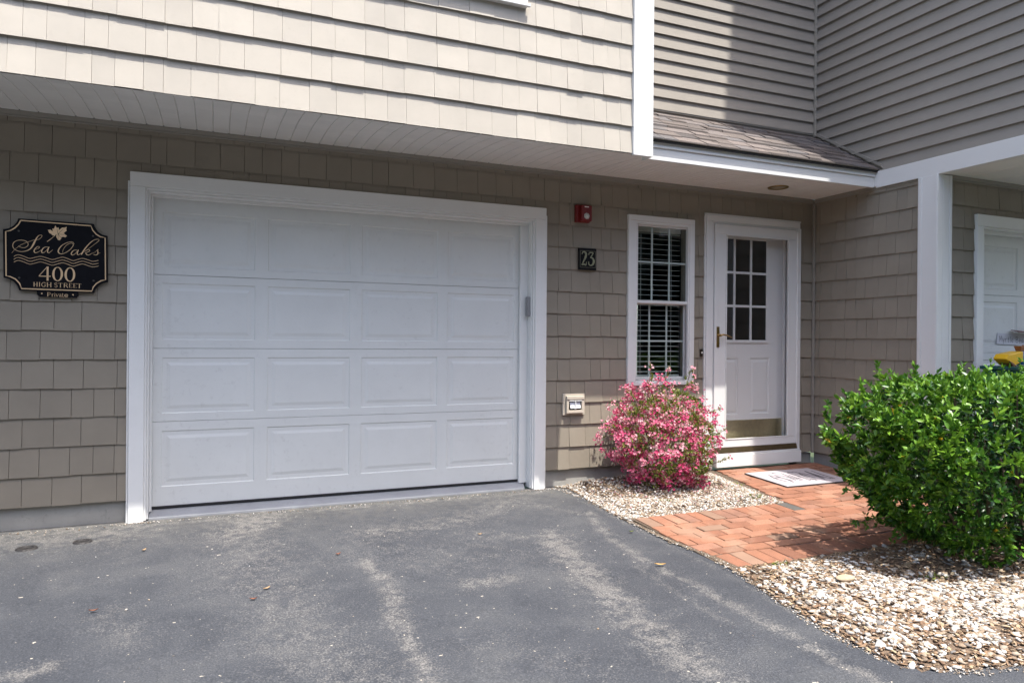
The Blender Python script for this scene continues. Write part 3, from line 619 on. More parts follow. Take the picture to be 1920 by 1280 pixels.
# asphalt: near part is a fine grid carrying a wear value, flat apron beyond
STREAK = [([(.80, -1.2), (.778, -1.295), (.721, -1.553), (.653, -1.998), (.625, -2.263), (.584, -2.521), (.569, -2.832), (.549, -3.3), (.5, -3.9)], .075, 1.0),
          ([(1.30, -.80), (1.20, -1.1), (1.133, -1.422), (1.095, -1.84), (1.118, -2.211), (1.139, -2.561), (1.13, -2.9), (1.15, -3.5)], .03, .85),
          ([(1.0, -1.9), (.98, -2.3), (.97, -2.7)], .025, .5),
          ([(-.43, -1.3), (-.405, -1.479), (-.39, -1.814), (-.448, -2.165), (-.455, -2.47), (-.457, -2.748), (-.46, -3.3)], .035, 1.0),
          ([(-.871, -.052), (-.991, -.359), (-1.10, -.55)], .13, .95), ([(-.95, -.8), (-1.0, -1.3), (-.9, -1.9), (-.774, -2.626)], .19, .5), ([(-.3, -.9), (-.1, -1.4), (.3, -1.5)], .22, .38), ([(.62, -2.1), (.60, -3.0)], .16, .35),
          ([(-.3, -.75), (-.051, -.755), (.34, -.691), (.7, -.5), (.889, -.338)], .10, .62), ([(.889, -.338), (1.133, -.669), (1.28, -.85)], .06, .5),
          ([(.011, -1.845), (.223, -1.841)], .055, .8), ([(-1.667, -1.616), (-1.527, -1.96)], .07, .5), ([(-1.916, -2.147), (-1.825, -2.094)], .035, 1.0),
          ([(-1.7, -.12), (-.5, -.10), (1.25, -.12)], .03, .75), ([(-3.2, -.16), (-1.8, -.2)], .20, .75), ([(.3, -1.0), (.55, -1.15), (.78, -1.295)], .08, .5),
          ([(-.7, -1.15), (-.2, -1.3), (.3, -1.25)], .2, .35), ([(-.2, -2.5), (.2, -2.9)], .12, .3), ([(1.42, -.5), (1.40, -1.3), (1.40, -2.2), (1.30, -3.1)], .012, .6)]
def seg_d(P, a, b):
    a, b = np.array(a), np.array(b); d = b-a; t = np.clip(((P-a)@d)/(d@d), 0, 1); return np.linalg.norm(P-(a+t[:, None]*d), axis=1)
nx, ny = 210, 190
gx, gy = np.linspace(-3.6, 3.2, nx), np.linspace(-5.6, .022, ny)
GX, GY = np.meshgrid(gx, gy); P = np.stack([GX.ravel(), GY.ravel()], 1)
wear = np.zeros(len(P))
for L, wd, st in STREAK:
    d = np.min([seg_d(P, a, b_) for a, b_ in zip(L, L[1:])], axis=0)
    wear = np.maximum(wear, st*(.6*np.exp(-(d/wd)**2*.6)+.4*np.exp(-(d/wd)**2*.10)))
rng = np.random.default_rng(5)
Zs = gz(P[:, 0], P[:, 1]) + .004*np.sin(P[:, 0]*1.7+.8*np.sin(P[:, 1]*1.3))*np.cos(P[:, 1]*1.9)*np.clip(-P[:, 1], 0, 1) - .004*wear
dust = np.exp(-np.abs(P[:, 1]+.0)/.35)
V = np.column_stack([P, Zs])
idx = (np.arange(ny-1)[:, None]*nx+np.arange(nx-1)[None, :]).ravel()
Fq = np.stack([idx, idx+1, idx+1+nx, idx+nx], 1)
mt, nt, b = new_mat('sealed asphalt with worn streaks')
at = N(nt, 'ShaderNodeAttribute', attribute_name='wear'); du = N(nt, 'ShaderNodeAttribute', attribute_name='dust')
ngrain = noise(nt, 125, 3, .8); nfine = noise(nt, 75, 5, .8); nblot = noise(nt, 2.3, 6, .62, dist=.6); nmid = noise(nt, 14, 5, .65, dist=.4)
base = ramp(nt, nblot, [(.3, (.038, .042, .051)), (.5, (.051, .055, .064)), (.72, (.074, .077, .083))])
base = mixc(nt, 1.0, base, ramp(nt, ngrain, [(.34, (.62, .62, .62)), (.5, (.97, .97, .97)), (.66, (1.42, 1.41, 1.40))]), 'MULTIPLY')
dirt = math_(nt, 'MULTIPLY_ADD', du.outputs['Fac'], .55, 0)
dirt = math_(nt, 'MULTIPLY', dirt, ramp(nt, nmid, [(.3, (.2,)*3), (.65, (1, 1, 1))]))
base = mixc(nt, dirt, base, (.19, .175, .145))
wf_ = math_(nt, 'MULTIPLY', at.outputs['Fac'], ramp(nt, nmid, [(.32, (.12,)*3), (.62, (1, 1, 1))]))
thr = math_(nt, 'ADD', math_(nt, 'MULTIPLY', wf_, .36), math_(nt, 'ADD', math_(nt, 'MULTIPLY', nfine, .5), math_(nt, 'MULTIPLY', ngrain, .5)))
spk = ramp(nt, thr, [(.58, (0, 0, 0)), (.80, (1, 1, 1))])
wcol = ramp(nt, ngrain, [(.35, (.10, .096, .092)), (.52, (.22, .207, .19)), (.68, (.42, .39, .35))])
base = mixc(nt, math_(nt, 'MULTIPLY', spk, .48), base, wcol)
nsp = noise(nt, 38, 2, .5); base = mixc(nt, ramp(nt, nsp, [(.735, (0, 0, 0)), (.76, (1, 1, 1))]), base, (.42, .38, .32))
nt.links.new(base, b.inputs['Base Color']); b.inputs['Roughness'].default_value = .72; b.inputs['Specular IOR Level'].default_value = .35
bump(nt, b, math_(nt, 'ADD', ngrain, math_(nt, 'MULTIPLY', nfine, .6)), .55, .006)
tag(big_mesh('driveway', V, Fq, mt, attr={'wear': wear, 'dust': dust*.9}), kind='structure')
m = MB()
for x0, x1, y0, y1 in ((-14, -3.6, -15, .02), (3.2, 14, -15, YN), (-3.6, 3.2, -15, -5.6)):
    zz = [gz(0, y) for y in (y0, y0, y1, y1)]
    m.quad((x0, y0, gz(0, y0)), (x1, y0, gz(0, y0)), (x1, y1, gz(0, y1)), (x0, y1, gz(0, y1)))
tag(m.obj('parking_court', mt), kind='structure')

# ---- brick walk
rb = random.Random(12)
mt, nt, b = new_mat('red clay paver')
g = N(nt, 'ShaderNodeNewGeometry'); n1 = noise(nt, 9, 5, .65); n2 = noise(nt, 160, 4, .75); n3 = noise(nt, 2.2, 5, .6, dist=.5)
c = ramp(nt, g.outputs['Random Per Island'], [(0, (.19, .080, .048)), (.25, (.285, .126, .073)), (.5, (.25, .105, .060)), (.75, (.325, .158, .098)), (.9, (.27, .13, .085)), (1, (.21, .105, .070))])
c = mixc(nt, 1.0, c, ramp(nt, n1, [(.3, (.80, .82, .84)), (.7, (1.12, 1.12, 1.12))]), 'MULTIPLY')
c = mixc(nt, .6, c, ramp(nt, n2, [(.33, (.6, .6, .6)), (.67, (1.3, 1.3, 1.3))]), 'MULTIPLY')
c = mixc(nt, math_(nt, 'MULTIPLY', ramp(nt, n3, [(.56, (0, 0, 0)), (.72, (1, 1, 1))]), .55), c, (.34, .25, .18))
nt.links.new(c, b.inputs['Base Color']); b.inputs['Roughness'].default_value = .85; bump(nt, b, n2, .5, .003)
MAT['brick'] = mt
MAT['brick_dark'] = painted('charcoal paver', (.085, .08, .075), .8, .2, .2, island=.2, bstr=.4)
MAT['brick_grey'] = painted('greyed paver', (.22, .135, .095), .85, .2, .3, island=.2, bstr=.4)
red, drk, gry = MB(), MB(), MB()
def paver(x0, x1, y0, y1, kind=None):
    k = kind or (rb.random() < .003 and 'g') or 'r'; mb = {'r': red, 'd': drk, 'g': gry}[k]
    g_ = .0042; dz = rb.uniform(-.0022, .0018); tx, ty = rb.uniform(-.0015, .0015), rb.uniform(-.0015, .0015)
    x0 += g_+rb.uniform(0, .001); x1 -= g_; y0 += g_; y1 -= g_+rb.uniform(0, .001); e = .0035
    if x1-x0 < .02: return
    top = lambda x, y, d: (x, y, bz(x, y)+dz+d+(tx if x > (x0+x1)/2 else -tx)+(ty if y > (y0+y1)/2 else -ty))
    i = len(mb.v); mb.v += [(x0, y0, bz(x0, y0)-.05), (x1, y0, bz(x1, y0)-.05), (x1, y1, bz(x1, y1)-.05), (x0, y1, bz(x0, y1)-.05)]
    mb.v += [top(x0, y0, -e), top(x1, y0, -e), top(x1, y1, -e), top(x0, y1, -e)]
    mb.v += [top(x0+e, y0+e, 0), top(x1-e, y0+e, 0), top(x1-e, y1-e, 0), top(x0+e, y1-e, 0)]
    for a, b_ in ((0, 4), (4, 8)):
        mb.f += [(i+a+k_, i+a+(k_+1) % 4, i+b_+(k_+1) % 4, i+b_+k_) for k_ in range(4)]
    mb.f.append((i+8, i+9, i+10, i+11))
def edge_l(y): # left limit against the asphalt
    return np.interp(y, [-2.2, -1.9, -1.5, -1.2, -1.1], [1.53, 1.50, 1.475, 1.475, 1.49])
x = 1.485; k = 0
while x < 2.86:      # soldier course beside the gravel bed
    paver(x, x+.1055, -1.325, -1.118, 'g' if k == 0 else 'g' if k == 5 else 'd' if k == 12 else 'r'); x += .1055; k += 1
for r_ in range(6):
    y1 = -1.327-r_*.0985; x = 1.49-rb.uniform(0, .2) if r_ % 2 else 1.43
    off = (.0 if r_ % 2 else .105)
    x = 1.36+off+rb.uniform(-.015, .015)
    while x < 4.2:
        L = edge_l(y1-.05)
        a, c_ = max(x, L+rb.uniform(-.01, .01)), x+.2085
        if c_-a > .03: paver(a, c_, y1-.0985, y1, 'g' if (r_, round(x, 1)) in ((1, 1.8), (1, 1.7), (4, 2.1)) else None)
        x += .2085
x = 1.52; k = 0
while x < 4.2:
    paver(x, x+.1055, -2.135, -1.925, 'g' if k == 1 else None); x += .1055; k += 1
for r_ in range(13):     # the leg up to the door
    y1 = -1.118+ .0985*(r_+1)-.1085; 
    y0_ = y1-.0985+.0985; y0_ = -1.325+r_*.0985+(.0 if r_ else 0)
    ye = y0_+.0985
    if ye > .035: ye = .035
    left = 2.862+max(0, (y0_+1.12))*.20 if y0_ > -1.2 else 2.862
    x = 2.60+(.105 if r_ % 2 else 0)+rb.uniform(-.012, .012)
    while x < 4.27:
        a, c_ = max(x, left), min(x+.2085, 4.27)
        if c_-a > .03 and ye-y0_ > .02: paver(a, c_, y0_, ye)
        x += .2085
tag(red.obj('brick_walk', 'brick'), kind='structure')
tag(drk.obj('charcoal_pavers', 'brick_dark'), kind='structure'); tag(gry.obj('greyed_pavers', 'brick_grey'), kind='structure')
mt, nt, b = new_mat('joint sand')
nt.links.new(ramp(nt, noise(nt, 60, 5, .7), [(.3, (.035, .025, .018)), (.7, (.15, .11, .075))]), b.inputs['Base Color']); b.inputs['Roughness'].default_value = .95
MAT['sand'] = mt
m = MB()
for y0, y1, x0, x1 in ((-2.14, -1.1, 1.47, 4.1), (-1.1, .02, 2.86, 4.28)):
    for i in range(6):
        a, b_ = y0+(y1-y0)*i/6, y0+(y1-y0)*(i+1)/6
        m.quad((x0, a, bz(0, a)-.0095), (x1, a, bz(0, a)-.0095), (x1, b_, bz(0, b_)-.0095), (x0, b_, bz(0, b_)-.0095))
tag(m.obj('joint_sand', 'sand'), kind='structure')

# ---- planting beds: soil sheets with an irregular rim, then stones and mulch
from mathutils import noise as mn
def inside(px, py, poly):
    r = False; n = len(poly)
    for i in range(n):
        (x1, y1), (x2, y2) = poly[i], poly[(i+1) % n]
        if (y1 > py) != (y2 > py) and px < (x2-x1)*(py-y1)/(y2-y1)+x1: r = not r
    return r
def pdist(px, py, poly):
    d = 9
    for (x1, y1), (x2, y2) in zip(poly, poly[1:]+poly[:1]):
        t = max(0, min(1, ((px-x1)*(x2-x1)+(py-y1)*(y2-y1))/((x2-x1)**2+(y2-y1)**2+1e-9)))
        d = min(d, math.hypot(px-x1-t*(x2-x1), py-y1-t*(y2-y1)))
    return d
BED1 = [(1.40, -.03), (1.50, -.10), (1.465, -.45), (1.44, -.80), (1.45, -1.12), (2.90, -1.11), (3.09, .02), (1.6, .02)]
BED2 = [(1.50, -2.14), (1.452, -2.25), (1.38, -2.66), (1.335, -2.95), (1.33, -3.20), (1.38, -3.35), (1.55, -3.41), (1.85, -3.48), (2.4, -3.55), (3.2, -3.62), (4.6, -3.6), (4.66, -2.14)]
def bed_h(px, py, poly, which):
    d = pdist(px, py, poly); k = min(1, d/.22); k = k*k*(3-2*k)
    base = gz(px, py)
    if which == 1: top = max(base+.006, -.045+.07*math.exp(-((px-2.1)/.75)**2)*math.exp(-((py-.05)/.45)**2)+.02*py) + .012
    else: top = base+.03+.035*math.exp(-((px-3.3)**2+(py+2.6)**2)/1.0)
    return base+.0015+(top-base)*k+.004*mn.noise((px*9, py*9, which))
mt, nt, b = new_mat('mulch and soil')
nf = noise(nt, 55, 6, .75)
nt.links.new(ramp(nt, nf, [(.28, (.07, .05, .034)), (.5, (.16, .11, .075)), (.66, (.22, .155, .10)), (.75, (.34, .26, .18))]), b.inputs['Base Color']); b.inputs['Roughness'].default_value = .95
bump(nt, b, nf, 1.0, .012); MAT['soil'] = mt
def bed(poly, which, st=.035):
    xs = [p[0] for p in poly]; ys = [p[1] for p in poly]; vid = {}; m = MB()
    nxx, nyy = int((max(xs)-min(xs))/st)+2, int((max(ys)-min(ys))/st)+2
    def vert(i, j):
        if (i, j) not in vid:
            x, y = min(xs)+(i-.5)*st, min(ys)+(j-.5)*st
            x += .012*mn.noise((x*14, y*14, 3)); y += .012*mn.noise((x*14, y*14, 8))
            vid[i, j] = len(m.v); m.v.append((x, y, bed_h(x, y, poly, which) if inside(x, y, poly) else gz(x, y)+.0005))
        return vid[i, j]
    for i in range(nxx):
        for j in range(nyy):
            x, y = min(xs)+i*st, min(ys)+j*st
            if inside(x, y, poly): m.f.append((vert(i, j), vert(i+1, j), vert(i+1, j+1), vert(i, j+1)))
    return m
tag(bed(BED1, 1).obj('garden_bed', 'soil', smooth=True), kind='structure')
tag(bed(BED2, 2).obj('garden_bed', 'soil', smooth=True), kind='structure')
def ico():
    t = (1+5**.5)/2
    v = np.array([(-1, t, 0), (1, t, 0), (-1, -t, 0), (1, -t, 0), (0, -1, t), (0, 1, t), (0, -1, -t), (0, 1, -t), (t, 0, -1), (t, 0, 1), (-t, 0, -1), (-t, 0, 1)])/math.hypot(1, t)
    f = np.array([(0, 11, 5), (0, 5, 1), (0, 1, 7), (0, 7, 10), (0, 10, 11), (1, 5, 9), (5, 11, 4), (11, 10, 2), (10, 7, 6), (7, 1, 8), (3, 9, 4), (3, 4, 2), (3, 2, 6), (3, 6, 8), (3, 8, 9), (4, 9, 5), (2, 4, 11), (6, 2, 10), (8, 6, 7), (9, 8, 1)])
    return v, f
def rotz_tilt(n, rng, tilt):
    a = rng.uniform(0, 2*np.pi, n); t = rng.normal(0, tilt, n); u = rng.uniform(0, 2*np.pi, n)
    ca, sa = np.cos(a), np.sin(a); Rz = np.zeros((n, 3, 3)); Rz[:, 0, 0] = ca; Rz[:, 0, 1] = -sa; Rz[:, 1, 0] = sa; Rz[:, 1, 1] = ca; Rz[:, 2, 2] = 1
    k = np.stack([np.cos(u), np.sin(u), 0*u], 1); K = np.zeros((n, 3, 3))
    K[:, 0, 2] = k[:, 1]; K[:, 1, 2] = -k[:, 0]; K[:, 2, 0] = -k[:, 1]; K[:, 2, 1] = k[:, 0]
    I = np.eye(3)[None]; Rt = I+np.sin(t)[:, None, None]*K+(1-np.cos(t))[:, None, None]*(K@K)
    return Rt@Rz
def scatter(pos, size, flat, tilt, rng, long=1.0):
    n = len(pos); v, f = ico(); nv = len(v)
    S = np.stack([size*rng.uniform(.8, 1.25, n)*long, size*rng.uniform(.55, 1.0, n), size*flat*rng.uniform(.6, 1.2, n)], 1)
    P_ = v[None]*S[:, None, :]*rng.uniform(.72, 1.2, (n, nv, 1))
    P_ = np.einsum('nij,nkj->nki', rotz_tilt(n, rng, tilt), P_)+pos[:, None, :]
    Ff = (f[None]+(np.arange(n)*nv)[:, None, None]).reshape(-1, 3)
    return P_.reshape(-1, 3), Ff, nv
def spots(poly, n, which, rng, dens=None, lift=.006):
    xs = [p[0] for p in poly]; ys = [p[1] for p in poly]; out = []
    while len(out) < n:
        x, y = rng.uniform(min(xs), max(xs)), rng.uniform(min(ys), max(ys))
        if not inside(x, y, poly): continue
        if dens and rng.random() > dens(x, y): continue
        out.append((x, y, bed_h(x, y, poly, which)+lift))
    return np.array(out)
mt, nt, b = new_mat('crushed white stone')
at = N(nt, 'ShaderNodeAttribute', attribute_name='tone'); nn = noise(nt, 120, 4, .6)
c = ramp(nt, at.outputs['Fac'], [(0, (.56, .545, .525)), (.22, (.47, .445, .41)), (.42, (.37, .33, .28)), (.6, (.30, .24, .175)), (.8, (.23, .165, .11)), (.9, (.14, .11, .085)), (1, (.17, .165, .16))])
c = mixc(nt, .5, c, ramp(nt, nn, [(.3, (.72, .70, .68)), (.65, (1.1, 1.1, 1.1))]), 'MULTIPLY')
nt.links.new(c, b.inputs['Base Color']); b.inputs['Roughness'].default_value = .8; MAT['stone'] = mt
mt, nt, b = new_mat('bark mulch chips')
at = N(nt, 'ShaderNodeAttribute', attribute_name='tone')
nt.links.new(ramp(nt, at.outputs['Fac'], [(0, (.08, .05, .032)), (.4, (.20, .12, .07)), (.75, (.30, .20, .12)), (1, (.38, .30, .19))]), b.inputs['Base Color']); b.inputs['Roughness'].default_value = .9; MAT['mulch'] = mt
rng = np.random.default_rng(3)
def stones(poly, which, n, smin, smax, flat, tilt, dens, tonep, name='gravel'):
    pos = spots(poly, n, which, rng, dens); size = smin+(smax-smin)*rng.random(n)**2.2
    V, Ff, nv = scatter(pos, size, flat, tilt, rng, 1.2); tone = np.where(rng.random(n) < tonep, rng.uniform(0, .5, n), rng.uniform(.5, 1, n))
    return tag(big_mesh(name, V, Ff, 'stone', attr={'tone': np.repeat(tone, nv)}), kind='stuff')
def dens1(x, y):
    r = math.hypot((x-2.15)/.62, (y+.40)/.42); return .35 if r < 1 else 1
tag(stones(BED1, 1, 11500, .005, .0135, .65, .6, dens1, .56), 'white and tan gravel around the pink azalea', 'gravel')
def dens2(x, y):
    h = math.hypot((x-3.2)/.95, (y+2.5)/.40); d = .12 if h < 1 else .32 if h < 1.2 else 1
    e = pdist(x, y, BED2); d *= .18 if e < .06 else .5 if e < .14 else 1
    return d*(.35+.65*(mn.noise((x*2.6, y*2.6, 5)) > -.18))*(.45 if y > -2.38 and x < 2.5 else 1)
tag(stones(BED2, 2, 13000, .005, .0225, .38, .42, dens2, .64), 'crushed white stone and brown chips between drive and hedge', 'gravel')
def chips(poly, which, n, dens):
    pos = spots(poly, n, which, rng, dens, .007); size = rng.uniform(.004, .012, n)
    V, Ff, nv = scatter(pos, size, .22, .35, rng, 1.9)
    return tag(big_mesh('mulch_chips', V, Ff, 'mulch', attr={'tone': np.repeat(rng.random(n), nv)}), kind='stuff')
tag(chips(BED1, 1, 2600, None), 'brown bark bits under the azalea', 'mulch'); tag(chips(BED2, 2, 13000, None), 'brown bark bits among the crushed stone', 'mulch')
# sandy litter along the edge between asphalt and beds, and at the wall foot
pts = []
EDGE = [(1.40, -.06), (1.47, -.45), (1.445, -.83), (1.448, -1.25), (1.45, -1.6), (1.50, -1.9), (1.47, -2.2), (1.37, -2.66), (1.32, -2.98), (1.33, -3.25), (1.52, -3.42), (1.85, -3.50), (2.6, -3.60)]
for a, b_ in zip(EDGE, EDGE[1:]):
    for k in range(int(math.hypot(b_[0]-a[0], b_[1]-a[1])*420)):
        t = rng.random(); x = a[0]+(b_[0]-a[0])*t+rng.normal(0, .018); y = a[1]+(b_[1]-a[1])*t+rng.normal(0, .018); pts.append((x, y, gz(x, y)+.003))
for k in range(420): x = rng.uniform(-3, 1.4); y = -.05-abs(rng.normal(0, .03)); pts.append((x, y, gz(x, y)+.002))
for cx_ in (-1.69, 1.26):
    for k in range(70): x = cx_+rng.normal(0, .06); y = -.045-abs(rng.normal(0, .02)); pts.append((x, y, gz(x, y)+.003))
for k in range(85): x = rng.uniform(-3, 2.2); y = -rng.uniform(.1, 4.0); pts.append((x, y, gz(x, y)+.002))
pts = np.array(pts); V, Ff, nv = scatter(pts, .0022+.0055*rng.random(len(pts))**2.5, .6, .3, rng)
tag(big_mesh('loose_grit', V, Ff, 'stone', attr={'tone': np.repeat(rng.random(len(pts)), nv)}), 'loose grit along the edge of the drive', 'grit', kind='stuff')
m = MB(); 
for (a, b_) in zip(EDGE[2:7], EDGE[3:8]):
    m.quad((a[0]-.012, a[1], gz(*a)+.0035), (a[0]+.09, a[1], bz(*a)+.002 if a[1] > -1.3 and a[1] < -9 else gz(*a)+.006), (b_[0]+.09, b_[1], gz(*b_)+.006), (b_[0]-.012, b_[1], gz(*b_)+.0035))
tag(m.obj('sandy_verge', 'sand'), kind='structure')

pet = [(x_, y_) for x_, y_ in zip(rng.normal(2.18, .42, 700), rng.normal(-.62, .28, 700)) if inside(x_, y_, BED1)]
pts = np.array([(x_, y_, bed_h(x_, y_, BED1, 1)+.016) for x_, y_ in pet][:260]); V, Ff, nv = scatter(pts, .0035+.003*rng.random(len(pts)), .2, .5, rng)
fp = simple('fallen petal', (.62, .22, .30), .7, var=.3, scale=200)
tag(big_mesh('fallen_petals', V, Ff, fp), 'pink petals dropped on the gravel round the azalea', 'petals', kind='stuff')
# ---- flat rock, leaves on the drive, two small covers
m = MB(); v, f = ico(); rr = random.Random(2)
for p in v:
    k = rr.uniform(.85, 1.1); m.v.append((p[0]*.075*k, p[1]*.050*k, p[2]*.020*k))
m.f = [tuple(q) for q in f]
rk = m.obj('flat_rock', simple('tan rock', (.40, .31, .21), .85, var=.15, scale=40, bs=.4), smooth=False); rk.location = (1.842, -2.585, bed_h(1.842, -2.585, BED2, 2)+.022)
sm_ = rk.modifiers.new('s', 'SUBSURF'); sm_.levels = 1; sm_.render_levels = 2
tag(rk, 'flat tan rock lying among the crushed white stone', 'rock')
for i, (x, y, r_) in enumerate(((-2.22, -.423, .052), (-1.944, -.382, .048))):
    t = thing('cleanout_cap', ('round black cap set in the asphalt nearest the left picture edge', 'round black cap in the asphalt nearer the garage casing')[i], 'cap', (x, y, gz(x, y)), 'two small caps in the asphalt by the wall')
    m = MB(); n = 22; rr = random.Random(i)
    for k, (q, z_) in enumerate(((1.15, -.004), (1.0, .006), (.72, .007), (.62, .001), (.0, .002))):
        m.v += [(r_*q*math.cos(2*math.pi*a/n)*rr.uniform(.95, 1.05), r_*q*math.sin(2*math.pi*a/n)*rr.uniform(.95, 1.05), z_+rr.uniform(-.001, .001)) for a in range(n)]
        if k: m.f += [((k-1)*n+a, (k-1)*n+(a+1) % n, k*n+(a+1) % n, k*n+a) for a in range(n)]
    m.obj('rim', simple('tarry black', (.022, .02, .02), .6, var=.3, scale=60), t)
LV = [(1.124, -1.947, 1, 'yellow leaf on the dark asphalt nearest the brick walk'), (-1.039, -1.683, 0, 'reddish brown leaf on the asphalt left of the middle'), (-1.725, -1.575, 0, 'dark red leaf farthest left on the asphalt'),
      (.359, -1.063, 2, 'tan leaf in the middle of the drive before the garage'), (-1.589, -.701, 2, 'curled tan leaf near the left foot of the garage casing'), (1.319, -1.341, 3, 'small green leaf on the asphalt beside the walk'),
      (-.97, -1.562, 2, 'pale curled leaf beside the reddish brown one'), (-.55, -1.15, 0, 'small brown leaf before the second garage panel')]
LC = [simple('dry red leaf', (.20, .07, .035), .7, var=.2), simple('dry yellow leaf', (.55, .33, .10), .6, var=.1), simple('dry tan leaf', (.36, .24, .13), .7, var=.2), simple('small green leaf', (.10, .12, .02), .5)]
for i, (x, y, c, lab) in enumerate(LV):
    rr = random.Random(40+i); m = MB(); L_, W_ = (.032, .008) if c == 1 else (rr.uniform(.014, .022), rr.uniform(.006, .010))
    for s_ in (-1, 1):
        for k in range(4):
            t0_, t1_ = -1+k*.5, -1+(k+1)*.5
            f = lambda t: W_*(1-t*t)**.7 if abs(t) < 1 else 0
            z = lambda t: .003+.006*t*t
            m.quad((t0_*L_, 0, z(t0_)), (t1_*L_, 0, z(t1_)), (t1_*L_, s_*f(t1_), z(t1_)+.004), (t0_*L_, s_*f(t0_), z(t0_)+.004))
    o = m.obj('fallen_leaf', LC[c]); o.location = (x, y, gz(x, y)+.003); o.rotation_euler.z = rr.uniform(-.4, 1.2) if c != 1 else -.45
    tag(o, lab, 'leaf', 'fallen leaves scattered on the drive')

# ---- door mat
dm = thing('doormat', 'pale printed doormat with dark border lying on the bricks before the door', 'doormat', (3.58, -.50, bz(0, -.5)))
MX0, MX1, MY0, MY1 = 3.205, 3.96, -.775, -.255
def mz(x, y): return bz(x, y)+.003
m = MB(); p = [(MX0, MY0), (MX1, MY0), (MX1, MY1), (MX0, MY1)]
m.hexa([(x, y, mz(x, y)) for x, y in p]+[(x, y, mz(x, y)+.007) for x, y in p]); own(m.obj('rubber_backing', 'rubber', dm, bevel=.002), dm)
m = MB(); p = [(MX0+.006, MY0+.006), (MX1-.006, MY0+.006), (MX1-.006, MY1-.006), (MX0+.006, MY1-.006)]
m.hexa([(x, y, mz(x, y)+.0072) for x, y in p]+[(x, y, mz(x, y)+.010) for x, y in p]); own(m.obj('mat_face', simple('pale mat weave', (.40, .36, .38), .9, var=.08, scale=200, bs=.5), dm), dm)
m = MB(); rr = random.Random(9)
fnM = lambda u, v, d: (u, v, mz(u, v)+.0104)
for k in range(14):     # worn print: loose leaning dark strokes like a sketched meadow
    x = MX0+.13+k*.040; y0 = MY0+.13+rr.uniform(-.03, .05); y1 = MY1-.10-rr.uniform(0, .08)
    ribbon(m, [(x, y0), (x+rr.uniform(-.02, .03), (y0+y1)/2), (x+rr.uniform(-.03, .04), y1)], [.014, .018, .009], fnM, 0)
for k in range(9):
    x = MX0+.10+rr.random()*.5; y = MY0+.07+rr.random()*.36
    ribbon(m, [(x, y), (x+.025, y+.008), (x+.05, y-.004)], [.012, .018, .008], fnM, 0)
own(m.obj('print', simple('dark grey print', (.06, .055, .065), .9, var=.5, scale=60), dm), dm)

# ================================================================ plants
def leaf_mat(name, stops, rough=.35, trans=.3, spec=.5):
    m, nt, b = new_mat(name); at = N(nt, 'ShaderNodeAttribute', attribute_name='tone')
    c = ramp(nt, at.outputs['Fac'], stops); nt.links.new(c, b.inputs['Base Color'])
    b.inputs['Roughness'].default_value = rough; b.inputs['Specular IOR Level'].default_value = spec
    tl = N(nt, 'ShaderNodeBsdfTranslucent'); nt.links.new(c, tl.inputs[0]); mx = N(nt, 'ShaderNodeMixShader'); mx.inputs[0].default_value = trans
    nt.links.new(b.outputs[0], mx.inputs[1]); nt.links.new(tl.outputs[0], mx.inputs[2]); nt.links.new(mx.outputs[0], nt.nodes['Material Output'].inputs[0])
    return m
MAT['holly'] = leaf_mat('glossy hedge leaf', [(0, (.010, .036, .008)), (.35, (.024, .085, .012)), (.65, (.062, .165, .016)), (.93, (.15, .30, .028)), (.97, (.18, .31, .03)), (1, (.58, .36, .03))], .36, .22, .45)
MAT['azleaf'] = leaf_mat('azalea leaf', [(0, (.05, .07, .015)), (.5, (.13, .18, .025)), (1, (.30, .34, .05))], .45, .3)
MAT['petal'] = leaf_mat('azalea petal', [(0, (.46, .035, .13)), (.25, (.62, .095, .22)), (.5, (.71, .215, .32)), (.75, (.77, .41, .46)), (1, (.80, .63, .62))], .6, .3, .2)
MAT['twig'] = simple('grey brown bark', (.15, .11, .08), .85, var=.25, scale=50)
def basis_from(nrm, rng, spread):
    """leaf frames: direction of the blade d and blade normal u, scattered about nrm"""
    n = len(nrm); d = nrm+rng.normal(0, spread, (n, 3)); d /= np.linalg.norm(d, axis=1)[:, None]
    r_ = rng.normal(0, 1, (n, 3)); r_[:, 2] += 1.3; u = r_-d*np.sum(r_*d, 1)[:, None]; u /= np.linalg.norm(u, axis=1)[:, None]
    s = np.cross(d, u); return d, s, u
LEAF = np.array([(0, 0, 0), (.30, .36, .10), (.30, -.36, .10), (.68, .34, .13), (.68, -.34, .13), (1, 0, -.06), (.34, 0, 0), (.70, 0, .02)])
LEAFF = np.array([(0, 6, 1, 1), (0, 2, 6, 6), (6, 7, 3, 1), (6, 2, 4, 7), (7, 5, 3, 3), (7, 4, 5, 5)])
def leaves(pos, d, s, u, L, W):
    n = len(pos); k = len(LEAF)
    P_ = pos[:, None, :] + LEAF[None, :, 0:1]*d[:, None, :]*L[:, None, None] + LEAF[None, :, 1:2]*s[:, None, :]*W[:, None, None] + LEAF[None, :, 2:3]*u[:, None, :]*W[:, None, None]
    T = np.array([(0, 6, 1), (0, 2, 6), (6, 7, 3), (6, 3, 1), (6, 2, 4), (6, 4, 7), (7, 5, 3), (7, 4, 5)])
    return P_.reshape(-1, 3), (T[None]+(np.arange(n)*k)[:, None, None]).reshape(-1, 3), k
def tips_to_leaves(tips, nrm, per, rng, L0, W0, spread, stem=.05):
    n = len(tips); pos = np.repeat(tips, per, 0)+0; nr = np.repeat(nrm, per, 0)
    back = rng.uniform(0, stem, len(pos))[:, None]; pos = pos-nr*back
    a, b_, c = basis_from(nr, rng, spread); L = L0*rng.uniform(.65, 1.2, len(pos)); W = W0*rng.uniform(.75, 1.15, len(pos))
    return pos, a, b_, c, L, W

